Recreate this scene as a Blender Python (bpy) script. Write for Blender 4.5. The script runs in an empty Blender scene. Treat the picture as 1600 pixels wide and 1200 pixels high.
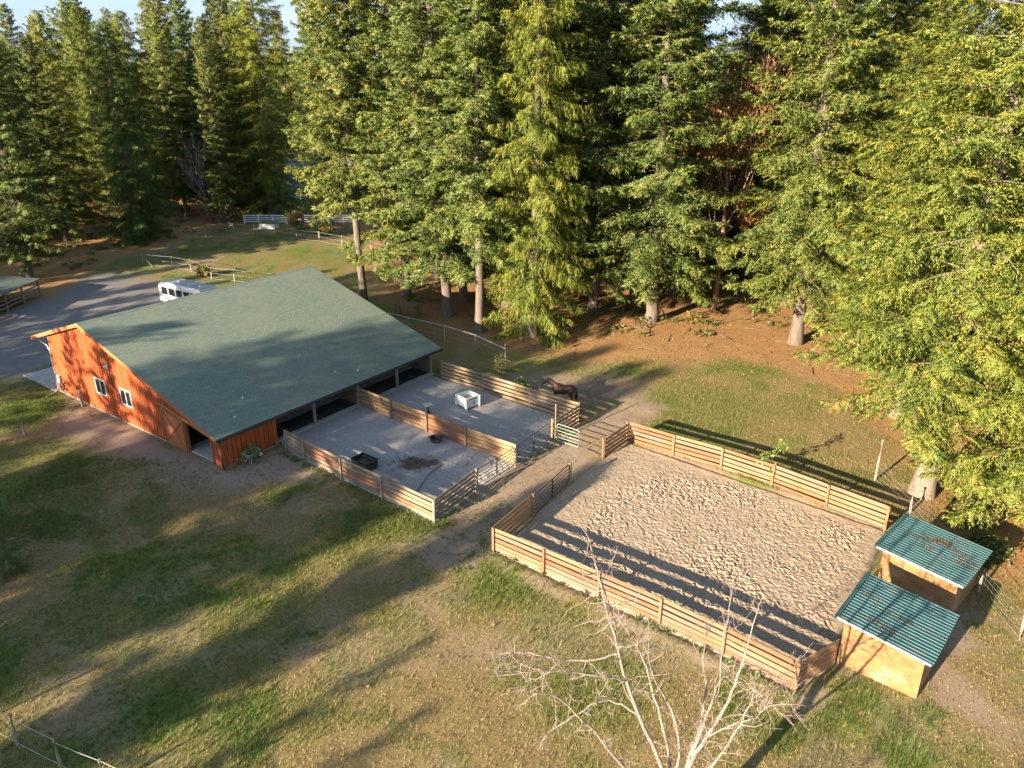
import bpy, bmesh, math, random
import numpy as np
from mathutils import Vector, Matrix, Quaternion

random.seed(7)
scn = bpy.context.scene
COL = scn.collection
R = math.radians

# ------------------------------------------------------------------ camera, sky, sun, exposure
cam_d = bpy.data.cameras.new('camera')
cam_d.sensor_width = 36.0
cam_d.lens = 36.0 * 1235.0 / 1600.0
cam_d.clip_start = 0.1
cam_d.clip_end = 6000
cam = bpy.data.objects.new('camera', cam_d)
COL.objects.link(cam)
cam.location = (0, 0, 24.0)
cam.rotation_euler = (R(90 - 22.24), 0, 0)
scn.camera = cam

SUN_AZ = 44.0       # direction the shadows fall (degrees from +X)
SUN_EL = 16.5
sun_from = Vector((-math.cos(R(SUN_AZ)) * math.cos(R(SUN_EL)), -math.sin(R(SUN_AZ)) * math.cos(R(SUN_EL)), math.sin(R(SUN_EL))))

world = bpy.data.worlds.new('World')
scn.world = world
world.use_nodes = True
wn = world.node_tree
wn.nodes.clear()
w_out = wn.nodes.new('ShaderNodeOutputWorld')
w_bg = wn.nodes.new('ShaderNodeBackground')
w_sky = wn.nodes.new('ShaderNodeTexSky')
w_sky.sky_type = 'NISHITA'
w_sky.sun_disc = False
w_sky.sun_elevation = R(SUN_EL)
w_sky.sun_rotation = math.atan2(sun_from.x, sun_from.y)
w_sky.air_density = 1.0
w_sky.dust_density = 0.4
w_sky.ozone_density = 1.5
w_bg.inputs['Strength'].default_value = 0.072
w_tc = wn.nodes.new('ShaderNodeTexCoord')
w_map = wn.nodes.new('ShaderNodeMapping')
w_map.inputs['Scale'].default_value = (1.0, 1.0, 4.0)
w_noi = wn.nodes.new('ShaderNodeTexNoise')
w_noi.inputs['Scale'].default_value = 3.2
w_noi.inputs['Detail'].default_value = 8
w_rmp = wn.nodes.new('ShaderNodeValToRGB')
w_rmp.color_ramp.elements[0].position = 0.52
w_rmp.color_ramp.elements[0].color = (0, 0, 0, 1)
w_rmp.color_ramp.elements[1].position = 0.72
w_rmp.color_ramp.elements[1].color = (0.75, 0.75, 0.75, 1)
w_mix = wn.nodes.new('ShaderNodeMixRGB')
w_mix.inputs[2].default_value = (3.5, 3.7, 4.0, 1)
wn.links.new(w_tc.outputs['Generated'], w_map.inputs['Vector'])
wn.links.new(w_map.outputs[0], w_noi.inputs['Vector'])
wn.links.new(w_noi.outputs['Fac'], w_rmp.inputs['Fac'])
wn.links.new(w_rmp.outputs['Color'], w_mix.inputs[0])
w_sep = wn.nodes.new('ShaderNodeSeparateXYZ')
w_el = wn.nodes.new('ShaderNodeMapRange')
w_el.interpolation_type = 'SMOOTHSTEP'
w_el.inputs['From Min'].default_value = 0.0
w_el.inputs['From Max'].default_value = 0.24
w_el.inputs['To Min'].default_value = 0.9
w_el.inputs['To Max'].default_value = 0.0
w_hz = wn.nodes.new('ShaderNodeMixRGB')
w_hz.inputs[2].default_value = (1.75, 2.55, 3.7, 1)
wn.links.new(w_tc.outputs['Generated'], w_sep.inputs[0])
wn.links.new(w_sep.outputs['Z'], w_el.inputs['Value'])
wn.links.new(w_el.outputs[0], w_hz.inputs[0])
wn.links.new(w_sky.outputs[0], w_hz.inputs[1])
wn.links.new(w_hz.outputs[0], w_mix.inputs[1])
wn.links.new(w_mix.outputs[0], w_bg.inputs['Color'])
wn.links.new(w_bg.outputs[0], w_out.inputs['Surface'])

sun_d = bpy.data.lights.new('sun', 'SUN')
sun_d.energy = 5.0
sun_d.angle = R(0.45)
sun_d.color = (1.0, 0.83, 0.60)
sun = bpy.data.objects.new('sun', sun_d)
COL.objects.link(sun)
sun.rotation_euler = (-sun_from).to_track_quat('-Z', 'Y').to_euler()

vs = scn.view_settings
vs.view_transform = 'Standard'
vs.look = 'None'
vs.exposure = 2.0
vs.gamma = 1.0
vs.use_curve_mapping = False
scn.cycles.max_bounces = 6
scn.cycles.transparent_max_bounces = 4

# ------------------------------------------------------------------ helpers
def tag(o, label=None, cat=None, group=None, kind=None):
    if label: o['label'] = label
    if cat: o['category'] = cat
    if group: o['group'] = group
    if kind: o['kind'] = kind
    return o

def empty(name, loc, rz=0.0):
    o = bpy.data.objects.new(name, None)
    o.empty_display_size = 0.2
    COL.objects.link(o)
    o.location = loc
    o.rotation_euler = (0, 0, rz)
    return o

def link(name, me, parent=None, loc=None, rot=None, scale=None):
    o = bpy.data.objects.new(name, me)
    COL.objects.link(o)
    if parent is not None: o.parent = parent
    if loc is not None: o.location = loc
    if rot is not None: o.rotation_euler = rot
    if scale is not None: o.scale = scale
    return o

class MB:
    """collects simple solids, builds one mesh"""
    def __init__(s): s.v = []; s.f = []
    def add(s, vs, fs):
        b = len(s.v)
        s.v += [tuple(p) for p in vs]
        s.f += [tuple(i + b for i in f) for f in fs]
        return s
    def box(s, x0, x1, y0, y1, z0, z1):
        return s.add([(x0,y0,z0),(x1,y0,z0),(x1,y1,z0),(x0,y1,z0),(x0,y0,z1),(x1,y0,z1),(x1,y1,z1),(x0,y1,z1)],
                     [(0,3,2,1),(4,5,6,7),(0,1,5,4),(1,2,6,5),(2,3,7,6),(3,0,4,7)])
    def prism(s, poly, axis, a, b):
        """poly: 2-D points; axis 'x': (y,z) extruded along x, 'y': (x,z), 'z': (x,y)"""
        def P(p, t):
            return {'x': (t, p[0], p[1]), 'y': (p[0], t, p[1]), 'z': (p[0], p[1], t)}[axis]
        n = len(poly)
        vs = [P(p, a) for p in poly] + [P(p, b) for p in poly]
        fs = [tuple(range(n - 1, -1, -1)), tuple(range(n, 2 * n))] + [(i, (i + 1) % n, n + (i + 1) % n, n + i) for i in range(n)]
        return s.add(vs, fs)
    def tube(s, pts, rad, n=8, cap=True):
        pts = [Vector(p) for p in pts]
        rads = rad if isinstance(rad, (list, tuple)) else [rad] * len(pts)
        base = len(s.v)
        for i, p in enumerate(pts):
            t = (pts[min(i + 1, len(pts) - 1)] - pts[max(i - 1, 0)])
            t = t.normalized() if t.length > 1e-9 else Vector((0, 0, 1))
            a = t.cross(Vector((0, 0, 1)))
            if a.length < 1e-3: a = t.cross(Vector((1, 0, 0)))
            a.normalize(); b = t.cross(a)
            for k in range(n):
                an = 2 * math.pi * k / n
                s.v.append(tuple(p + (a * math.cos(an) + b * math.sin(an)) * rads[i]))
        for i in range(len(pts) - 1):
            for k in range(n):
                s.f.append((base + i * n + k, base + i * n + (k + 1) % n, base + (i + 1) * n + (k + 1) % n, base + (i + 1) * n + k))
        if cap:
            s.f.append(tuple(base + k for k in range(n - 1, -1, -1)))
            s.f.append(tuple(base + (len(pts) - 1) * n + k for k in range(n)))
        return s
    def lathe(s, prof, n=16, c=(0, 0, 0)):
        base = len(s.v)
        for r, z in prof:
            for k in range(n):
                an = 2 * math.pi * k / n
                s.v.append((c[0] + r * math.cos(an), c[1] + r * math.sin(an), c[2] + z))
        for i in range(len(prof) - 1):
            for k in range(n):
                s.f.append((base + i * n + k, base + i * n + (k + 1) % n, base + (i + 1) * n + (k + 1) % n, base + (i + 1) * n + k))
        return s
    def mesh(s, name, mat, smooth=False, bevel=0):
        me = bpy.data.meshes.new(name)
        me.from_pydata(s.v, [], s.f)
        if bevel:
            bm = bmesh.new(); bm.from_mesh(me)
            bmesh.ops.recalc_face_normals(bm, faces=bm.faces)
            es = [e for e in bm.edges if len(e.link_faces) == 2 and e.calc_face_angle(0) > 0.6]
            bmesh.ops.bevel(bm, geom=es, offset=bevel, segments=1, affect='EDGES', profile=0.5)
            bm.to_mesh(me); bm.free()
        else:
            bm = bmesh.new(); bm.from_mesh(me)
            bmesh.ops.recalc_face_normals(bm, faces=bm.faces)
            bm.to_mesh(me); bm.free()
        if smooth:
            me.polygons.foreach_set('use_smooth', [True] * len(me.polygons))
        me.materials.append(mat)
        me.update()
        return me
    def build(s, name, mat, parent=None, loc=None, rot=None, smooth=False, bevel=0):
        return link(name, s.mesh(name, mat, smooth, bevel), parent, loc, rot)

def np_mesh(name, V, F, mat, smooth=False):
    """V (n,3) F (m,k) all faces with k corners"""
    me = bpy.data.meshes.new(name)
    V = np.ascontiguousarray(V, np.float32); F = np.ascontiguousarray(F, np.int32)
    m, k = F.shape
    me.vertices.add(len(V)); me.vertices.foreach_set('co', V.ravel())
    me.loops.add(m * k); me.loops.foreach_set('vertex_index', F.ravel())
    me.polygons.add(m)
    me.polygons.foreach_set('loop_start', np.arange(0, m * k, k, dtype=np.int32))
    me.polygons.foreach_set('loop_total', np.full(m, k, np.int32))
    if smooth: me.polygons.foreach_set('use_smooth', np.ones(m, bool))
    me.update(calc_edges=True)
    me.materials.append(mat)
    return me

# ---- value noise on arrays
def vnoise(x, y, seed):
    r = np.random.default_rng(seed).random((256, 256))
    xi = np.floor(x).astype(int); yi = np.floor(y).astype(int)
    fx = x - xi; fy = y - yi
    fx = fx * fx * (3 - 2 * fx); fy = fy * fy * (3 - 2 * fy)
    a = r[xi & 255, yi & 255]; b = r[(xi + 1) & 255, yi & 255]
    c = r[xi & 255, (yi + 1) & 255]; d = r[(xi + 1) & 255, (yi + 1) & 255]
    return (a * (1 - fx) + b * fx) * (1 - fy) + (c * (1 - fx) + d * fx) * fy

def fbm(x, y, scale, seed, octv=4):
    s = 0; a = 0.5; t = 0
    for o in range(octv):
        s = s + a * vnoise(x / scale * 2 ** o + 17.3 * o, y / scale * 2 ** o + 9.1 * o, seed + o); t += a; a *= 0.5
    return s / t

def in_poly(X, Y, poly):
    c = np.zeros(X.shape, bool)
    n = len(poly)
    for i in range(n):
        x0, y0 = poly[i]; x1, y1 = poly[(i + 1) % n]
        if y0 == y1: continue
        t = ((y0 > Y) != (y1 > Y)) & (X < (x1 - x0) * (Y - y0) / (y1 - y0) + x0)
        c ^= t
    return c

def poly_dist(X, Y, poly):
    """signed distance, positive inside"""
    d = np.full(X.shape, 1e9)
    n = len(poly)
    for i in range(n):
        x0, y0 = poly[i]; x1, y1 = poly[(i + 1) % n]
        dx, dy = x1 - x0, y1 - y0
        t = np.clip(((X - x0) * dx + (Y - y0) * dy) / (dx * dx + dy * dy), 0, 1)
        d = np.minimum(d, np.hypot(X - x0 - t * dx, Y - y0 - t * dy))
    return np.where(in_poly(X, Y, poly), d, -d)

def sstep(a, b, x):
    t = np.clip((x - a) / (b - a), 0, 1)
    return t * t * (3 - 2 * t)

# ------------------------------------------------------------------ materials
def new_mat(name):
    m = bpy.data.materials.new(name)
    m.use_nodes = True
    nt = m.node_tree
    bs = nt.nodes['Principled BSDF']
    return m, nt, bs

def N(nt, typ, **kw):
    n = nt.nodes.new(typ)
    for k, v in kw.items():
        if k.startswith('i_'):
            n.inputs[k[2:].replace('_', ' ')].default_value = v
        else:
            setattr(n, k, v)
    return n

def mixc(nt, fac, a, b, mode='MIX'):
    n = nt.nodes.new('ShaderNodeMixRGB'); n.blend_type = mode
    for i, v in enumerate((fac, a, b)):
        if isinstance(v, bpy.types.NodeSocket): nt.links.new(v, n.inputs[i])
        elif isinstance(v, (int, float)): n.inputs[i].default_value = v if i == 0 else (v, v, v, 1)
        else: n.inputs[i].default_value = (*v, 1)
    return n.outputs[0]

def ramp(nt, src, stops):
    n = nt.nodes.new('ShaderNodeValToRGB')
    el = n.color_ramp.elements
    while len(el) < len(stops): el.new(0.5)
    for e, (p, c) in zip(el, stops):
        e.position = p; e.color = (*c, 1) if len(c) == 3 else c
    nt.links.new(src, n.inputs[0])
    return n.outputs[0]

def coord(nt, which='Object', scale=(1, 1, 1)):
    t = nt.nodes.new('ShaderNodeTexCoord'); m = nt.nodes.new('ShaderNodeMapping')
    m.inputs['Scale'].default_value = scale
    nt.links.new(t.outputs[which], m.inputs['Vector'])
    return m.outputs[0]

def noise(nt, vec, scale, detail=6, rough=0.55):
    n = N(nt, 'ShaderNodeTexNoise')
    n.inputs['Scale'].default_value = scale; n.inputs['Detail'].default_value = detail; n.inputs['Roughness'].default_value = rough
    if vec is not None: nt.links.new(vec, n.inputs['Vector'])
    return n.outputs['Fac']

def bump(nt, bs, h, strength=0.5, dist=0.02):
    b = N(nt, 'ShaderNodeBump'); b.inputs['Strength'].default_value = strength; b.inputs['Distance'].default_value = dist
    nt.links.new(h, b.inputs['Height']); nt.links.new(b.outputs[0], bs.inputs['Normal'])

def mat_wood(name, c0, c1, c2, rough=0.8, weather=0.35, axis='x'):
    """boards: grain along local X, tone varies from board to board"""
    m, nt, bs = new_mat(name)
    oi = N(nt, 'ShaderNodeObjectInfo')
    base = ramp(nt, oi.outputs['Random'], [(0.0, c0), (0.5, c1), (1.0, c2)])
    add = N(nt, 'ShaderNodeVectorMath', operation='ADD')
    nt.links.new(coord(nt, 'Object', (0.8, 14, 14) if axis == 'x' else (14, 14, 0.8)), add.inputs[0]); nt.links.new(oi.outputs['Location'], add.inputs[1])
    g = noise(nt, add.outputs[0], 1.5, 6, 0.65)
    gr = ramp(nt, g, [(0.3, (0.55, 0.52, 0.48)), (0.55, (1, 1, 1)), (0.8, (1.22, 1.2, 1.15))])
    c = mixc(nt, 1.0, base, gr, 'MULTIPLY')
    add2 = N(nt, 'ShaderNodeVectorMath', operation='ADD')
    nt.links.new(coord(nt, 'Object', (1, 3, 3) if axis == 'x' else (3, 3, 1)), add2.inputs[0]); nt.links.new(oi.outputs['Location'], add2.inputs[1])
    st = noise(nt, add2.outputs[0], 1.1, 5)
    f = ramp(nt, st, [(0.5, (0, 0, 0)), (0.72, (weather,) * 3)])
    c = mixc(nt, f, c, (0.16, 0.13, 0.11))
    nt.links.new(c, bs.inputs['Base Color'])
    bs.inputs['Roughness'].default_value = rough
    bump(nt, bs, g, 0.35, 0.01)
    return m

def mat_flat(name, col, rough=0.6, metal=0.0, var=0.18, nscale=3.0, bumpd=0.0, dirt=None, dirt_amt=0.4):
    m, nt, bs = new_mat(name)
    v = coord(nt, 'Object')
    n1 = noise(nt, v, nscale, 6)
    lo = tuple(x * (1 - var) for x in col); hi = tuple(min(1, x * (1 + var)) for x in col)
    c = ramp(nt, n1, [(0.3, lo), (0.7, hi)])
    if dirt:
        n2 = noise(nt, v, nscale * 0.45 + 0.3, 8, 0.65)
        c = mixc(nt, ramp(nt, n2, [(0.48, (0, 0, 0)), (0.7, (dirt_amt,) * 3)]), c, dirt)
    nt.links.new(c, bs.inputs['Base Color'])
    bs.inputs['Roughness'].default_value = rough
    bs.inputs['Metallic'].default_value = metal
    if bumpd: bump(nt, bs, noise(nt, v, nscale * 8, 5), 0.4, bumpd)
    return m

M = {}
M['fence_new'] = mat_wood('fence_new', (0.20, 0.092, 0.042), (0.29, 0.17, 0.085), (0.20, 0.15, 0.105), weather=0.55)
M['fence_red'] = mat_wood('fence_red', (0.36, 0.20, 0.10), (0.42, 0.27, 0.14), (0.30, 0.15, 0.07), weather=0.3)
M['fence_old'] = mat_wood('fence_old', (0.24, 0.145, 0.08), (0.34, 0.24, 0.15), (0.21, 0.165, 0.12), weather=0.55)
M['fence_stain'] = mat_wood('fence_stain', (0.22, 0.08, 0.04), (0.28, 0.12, 0.06), (0.20, 0.09, 0.05), weather=0.4)
M['post_old'] = mat_wood('post_old', (0.30, 0.25, 0.18), (0.26, 0.24, 0.20), (0.34, 0.26, 0.17), weather=0.45)
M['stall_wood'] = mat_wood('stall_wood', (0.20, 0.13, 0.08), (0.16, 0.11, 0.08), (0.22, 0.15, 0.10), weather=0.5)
M['barn_red'] = mat_wood('barn_red', (0.36, 0.064, 0.014), (0.44, 0.092, 0.018), (0.39, 0.075, 0.016), rough=0.65, weather=0.10, axis='z')
M['barn_trim'] = mat_wood('barn_trim', (0.46, 0.15, 0.05), (0.48, 0.17, 0.06), (0.44, 0.14, 0.05), rough=0.65, weather=0.15)
M['white'] = mat_flat('white_paint', (0.72, 0.72, 0.70), 0.45, var=0.06, dirt=(0.4, 0.36, 0.3), dirt_amt=0.25)
M['white_plastic'] = mat_flat('white_plastic', (0.74, 0.74, 0.72), 0.5, var=0.06, dirt=(0.42, 0.38, 0.31), dirt_amt=0.3)
M['black_plastic'] = mat_flat('black_plastic', (0.018, 0.019, 0.022), 0.45, dirt=(0.12, 0.10, 0.08), dirt_amt=0.35)
M['dark_metal'] = mat_flat('dark_metal', (0.035, 0.035, 0.035), 0.45, 0.3, dirt=(0.12, 0.09, 0.07))
M['green_metal'] = mat_flat('pale_green_metal', (0.34, 0.42, 0.33), 0.45, 0.2, dirt=(0.2, 0.17, 0.12))
M['galv'] = mat_flat('galvanised_metal', (0.55, 0.56, 0.56), 0.4, 0.6, dirt=(0.3, 0.26, 0.2))
M['grey_plastic'] = mat_flat('grey_plastic', (0.30, 0.31, 0.32), 0.5, dirt=(0.15, 0.13, 0.1))
M['concrete'] = mat_flat('concrete', (0.42, 0.40, 0.37), 0.85, var=0.2, nscale=1.2, bumpd=0.01, dirt=(0.25, 0.21, 0.16))
M['gutter'] = mat_flat('gutter', (0.035, 0.03, 0.028), 0.5)
M['glass_dark'] = mat_flat('window_glass', (0.02, 0.025, 0.03), 0.04, var=0.1)
M['rubber'] = mat_flat('rubber', (0.03, 0.03, 0.032), 0.8, bumpd=0.01, dirt=(0.2, 0.17, 0.13))
M['hay'] = mat_flat('hay', (0.45, 0.36, 0.17), 0.9, var=0.35, nscale=20, bumpd=0.02)
M['wire'] = mat_flat('wire', (0.30, 0.30, 0.29), 0.5, 0.4)
M['white_wire'] = mat_flat('white_wire', (0.45, 0.45, 0.43), 0.5)
M['horse'] = mat_flat('bay_coat', (0.06, 0.019, 0.011), 0.5, var=0.25, nscale=4)
M['horse_black'] = mat_flat('black_mane', (0.010, 0.008, 0.008), 0.6)
M['trailer'] = mat_flat('trailer_skin', (0.72, 0.73, 0.76), 0.35, 0.1, var=0.05)
M['salt'] = mat_flat('salt_block', (0.55, 0.48, 0.42), 0.6)
M['rust'] = mat_flat('rusty_steel', (0.13, 0.075, 0.045), 0.8, 0.2, var=0.4)
M['asphalt'] = mat_flat('asphalt', (0.10, 0.11, 0.125), 0.8, var=0.15, nscale=2, bumpd=0.01)

def mat_bark(name, c0, c1, c2=(0.10, 0.11, 0.07)):
    m, nt, bs = new_mat(name)
    v = coord(nt, 'Object', (6, 6, 0.7))
    n = noise(nt, v, 1.6, 7, 0.65)
    c = ramp(nt, n, [(0.3, c0), (0.68, c1)])
    n2 = noise(nt, coord(nt, 'Object'), 0.8, 4)
    c = mixc(nt, ramp(nt, n2, [(0.5, (0, 0, 0)), (0.75, (0.4,) * 3)]), c, c2)
    nt.links.new(c, bs.inputs['Base Color'])
    bs.inputs['Roughness'].default_value = 0.9
    bump(nt, bs, n, 0.9, 0.06)
    return m
M['bark'] = mat_bark('fir_bark', (0.07, 0.055, 0.045), (0.20, 0.155, 0.125))
M['bark_cedar'] = mat_bark('cedar_bark', (0.10, 0.075, 0.058), (0.29, 0.23, 0.185))
M['bark_pale'] = mat_bark('pale_bark', (0.17, 0.12, 0.10), (0.42, 0.33, 0.285), (0.27, 0.22, 0.195))
M['bark_grey'] = mat_bark('grey_bark', (0.20, 0.19, 0.19), (0.42, 0.40, 0.39))
M['bark_rust'] = mat_bark('rust_bark', (0.14, 0.08, 0.055), (0.30, 0.18, 0.12))

def mat_leaf(name, ramp_stops, transl=0.30, rough=0.55):
    """colour = tint ramp (per leaf) x object colour"""
    m = bpy.data.materials.new(name); m.use_nodes = True
    nt = m.node_tree; nt.nodes.clear()
    out = N(nt, 'ShaderNodeOutputMaterial')
    at = N(nt, 'ShaderNodeAttribute'); at.attribute_name = 'tint'
    c = ramp(nt, at.outputs['Fac'], ramp_stops)
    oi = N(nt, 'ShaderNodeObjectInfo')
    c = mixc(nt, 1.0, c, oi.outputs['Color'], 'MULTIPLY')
    df = N(nt, 'ShaderNodeBsdfDiffuse'); tr = N(nt, 'ShaderNodeBsdfTranslucent')
    gl = N(nt, 'ShaderNodeBsdfGlossy'); gl.inputs['Roughness'].default_value = rough
    mx = N(nt, 'ShaderNodeMixShader'); mx.inputs[0].default_value = transl
    nt.links.new(c, df.inputs[0]); nt.links.new(c, tr.inputs[0])
    nt.links.new(df.outputs[0], mx.inputs[1]); nt.links.new(tr.outputs[0], mx.inputs[2])
    mx2 = N(nt, 'ShaderNodeMixShader'); mx2.inputs[0].default_value = 0.03
    nt.links.new(mx.outputs[0], mx2.inputs[1]); nt.links.new(gl.outputs[0], mx2.inputs[2])
    nt.links.new(mx2.outputs[0], out.inputs['Surface'])
    return m
M['fir'] = mat_leaf('fir_needles', [(0.0, (0.070, 0.115, 0.032)), (0.5, (0.145, 0.190, 0.042)), (0.85, (0.225, 0.245, 0.050)), (1.0, (0.27, 0.20, 0.06))])
M['cedar'] = mat_leaf('cedar_sprays', [(0.0, (0.09, 0.135, 0.024)), (0.5, (0.165, 0.205, 0.034)), (0.85, (0.225, 0.25, 0.044)), (1.0, (0.28, 0.18, 0.055))])
M['shrub'] = mat_leaf('shrub_leaves', [(0.0, (0.06, 0.09, 0.025)), (0.5, (0.14, 0.16, 0.04)), (0.8, (0.24, 0.20, 0.05)), (1.0, (0.32, 0.17, 0.05))])
M['autumn'] = mat_leaf('autumn_leaves', [(0.0, (0.20, 0.085, 0.03)), (0.5, (0.30, 0.145, 0.04)), (1.0, (0.38, 0.24, 0.06))])
M['green_leaf'] = mat_leaf('green_leaves', [(0.0, (0.08, 0.14, 0.03)), (1.0, (0.20, 0.28, 0.06))])
M['grass'] = mat_leaf('grass_blades', [(0.0, (0.10, 0.155, 0.025)), (0.35, (0.18, 0.19, 0.045)), (0.62, (0.30, 0.235, 0.085)), (1.0, (0.44, 0.33, 0.16))], 0.35)
M['needle_litter'] = mat_leaf('needle_litter', [(0.0, (0.07, 0.045, 0.025)), (1.0, (0.20, 0.13, 0.075))], 0.1)
M['dead_leaf'] = mat_leaf('dead_leaves', [(0.0, (0.12, 0.06, 0.03)), (0.6, (0.24, 0.13, 0.06)), (1.0, (0.36, 0.22, 0.10))], 0.15)

# ------------------------------------------------------------------ layout (metres)
ARENA = [(-0.98, 35.29), (11.6, 25.27), (13.84, 26.76), (20.75, 37.2), (7.8, 48.33), (5.93, 45.9), (3.54, 42.6)]
PADDOCK = [(-15.01, 47.09), (-13.46, 45.63), (-10.55, 43.09), (-7.71, 40.84), (-4.35, 38.1), (-2.13, 41.75), (0.25, 44.84), (2.63, 48.63), (4.77, 51.42),
           (1.34, 54.25), (-1.55, 56.97), (-5.7, 59.94), (-6.7, 60.9), (-11.6, 54.6), (-16.1, 48.6)]
LANE = [(-6.5, 35.6), (-4.3, 37.6), (-2.1, 41.7), (0.2, 44.8), (2.6, 48.6), (5.5, 52.0), (9.0, 56.0), (11.5, 54.0), (7.8, 48.6), (5.9, 45.9), (3.5, 42.6), (1.2, 38.7), (-1.0, 35.3), (-2.5, 33.6)]
BARN_O = (-18.35, 44.58); BARN_A = R(53.4)
def barn_pt(x, y):
    c, s = math.cos(BARN_A), math.sin(BARN_A)
    return (BARN_O[0] + x * c - y * s, BARN_O[1] + x * s + y * c)
BARN = [barn_pt(0, 0), barn_pt(20.5, 0), barn_pt(20.5, 21.3), barn_pt(0, 21.3)]
GRAVEL = [(-75, 42), (-46.9, 56.1), (-42.1, 60.4), (-39.7, 60.8), (-30, 72), (-20, 84), (-28, 88), (-33.0, 88.5), (-41.0, 91.5), (-51.1, 95.0), (-53.0, 87.6), (-51.9, 76.7), (-62, 66)]
DIRT = [(-36.2, 57.7), (-18.3, 45.2), (-15.1, 47.9), (-10.9, 42.6), (-14.4, 42.0), (-18.3, 41.6), (-24.9, 45.0), (-31.7, 50.0)]
LITTER = [(-18.0, 92), (-13.5, 80.0), (-7.7, 73.0), (-0.6, 65.1), (5.6, 62.6), (12.3, 62.5), (20.7, 63.0), (24.2, 58.1), (25.5, 48), (24.5, 43), (23.2, 38), (23.5, 33), (26, 26), (60, 20), (160, 158.9), (-30.4, 158.9)]
LITTER2 = [(-49, 84), (-51, 97), (-50, 106), (-46, 112), (-46, 122), (-40, 131), (-60, 170), (-150, 170), (-130, 60), (-62, 66)]
ROAD_BACK = [(-43, 146), (-33, 147), (-36, 200), (-56, 200)]

def masks(X, Y):
    """what the ground is made of: green grass, bare dirt, gravel, litter (0..1 each)"""
    wx = X + (fbm(X, Y, 3.0, 11) - 0.5) * 3.0; wy = Y + (fbm(X, Y, 3.0, 23) - 0.5) * 3.0
    gravel = sstep(-0.8, 1.5, poly_dist(wx, wy, GRAVEL))
    dirt = sstep(-1.2, 1.6, poly_dist(wx, wy, DIRT))
    dirt = np.maximum(dirt, 0.9 * sstep(-0.9, 0.7, poly_dist(X + (fbm(X, Y, 2.0, 61) - 0.5) * 2, Y + (fbm(X, Y, 2.0, 63) - 0.5) * 2, LANE)))
    dirt = np.maximum(dirt, 0.85 * np.exp(-((poly_dist(X, Y, ARENA) + 0.5) / 0.7) ** 2) * sstep(0.3, 0.6, fbm(X, Y, 2.5, 77)))
    dirt = np.maximum(dirt, 0.8 * sstep(-1.5, 1.5, 4.0 - np.hypot((wx - 4.5) / 1.6, wy - 57.5)))          # trampled place of the horse
    dirt = np.maximum(dirt, 0.8 * sstep(-0.5, 2.0, 4.0 - np.hypot(wx - 20.0, (wy - 26.0) / 1.6)) * sstep(0.35, 0.6, fbm(X, Y, 1.8, 78)))
    bare = sstep(0.56, 0.74, fbm(X, Y, 4.0, 91)) * 0.36
    dirt = np.maximum(dirt, bare)
    lit = np.maximum(sstep(-1.5, 3.0, poly_dist(wx, wy, LITTER)), sstep(-1.0, 3.0, poly_dist(wx, wy, LITTER2)))
    green = sstep(0.47, 0.62, fbm(X, Y, 6.5, 5)) * 0.46 + 0.40 * sstep(0.48, 0.64, fbm(X, Y, 2.4, 6))
    for cx, cy, r, a in [(-36.5, 53.0, 4.2, 1.0), (-3.2, 36.0, 2.6, 0.9), (-1.2, 38.6, 1.6, 0.9), (-0.8, 32.6, 3.2, 0.75), (2.5, 29.5, 3.0, 0.5), (-16.2, 31.4, 1.3, 0.9), (-30.0, 41.4, 3.5, 0.75), (4.0, 26.0, 3.2, 0.6),
                         (14.6, 22.7, 1.6, 0.9), (13.0, 25.0, 1.4, 0.6), (14.3, 53.7, 6.5, 0.5), (10.5, 49.8, 2.2, 0.7), (-33.9, 116.0, 5, 0.8), (1.0, 57.0, 1.5, 0.9), (-41, 150, 7, 0.8), (16.5, 24.0, 1.0, 0.8), (-25, 27, 3, 0.5)]:
        q = np.hypot(wx - cx, wy - cy)
        green = np.maximum(green, a * sstep(r * 1.25, r * 0.35, q))
    return np.clip(green, 0, 1), np.clip(dirt, 0, 1), np.clip(gravel, 0, 1), np.clip(lit, 0, 1)

def ground_z(X, Y):
    z = (fbm(X, Y, 7.0, 31) - 0.5) * 0.10 + (fbm(X, Y, 0.9, 37, 3) - 0.5) * 0.06
    near_a = np.exp(-((poly_dist(X, Y, ARENA) + 0.35) / 0.45) ** 2)
    z = z + 0.16 * near_a * fbm(X, Y, 1.3, 41)
    for P in (ARENA, PADDOCK):
        ins = sstep(-0.15, 0.25, poly_dist(X, Y, P)); z = z * (1 - ins) - 0.12 * ins
    ins = sstep(-0.5, 0.3, poly_dist(X, Y, BARN)); z = z * (1 - ins) - 0.02 * ins
    far = sstep(90, 130, np.hypot(X, Y)); z = z * (1 - far)
    return z

# ------------------------------------------------------------------ ground
def graded(a0, a1, step, lo, hi, grow=1.22):
    c = list(np.arange(a0, a1 + 1e-6, step))
    s = step; x = c[-1]; up = []
    while x < hi: s *= grow; x += s; up.append(x)
    s = step; x = c[0]; dn = []
    while x > lo: s *= grow; x -= s; dn.append(x)
    return np.array(dn[::-1] + c + up)

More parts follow.
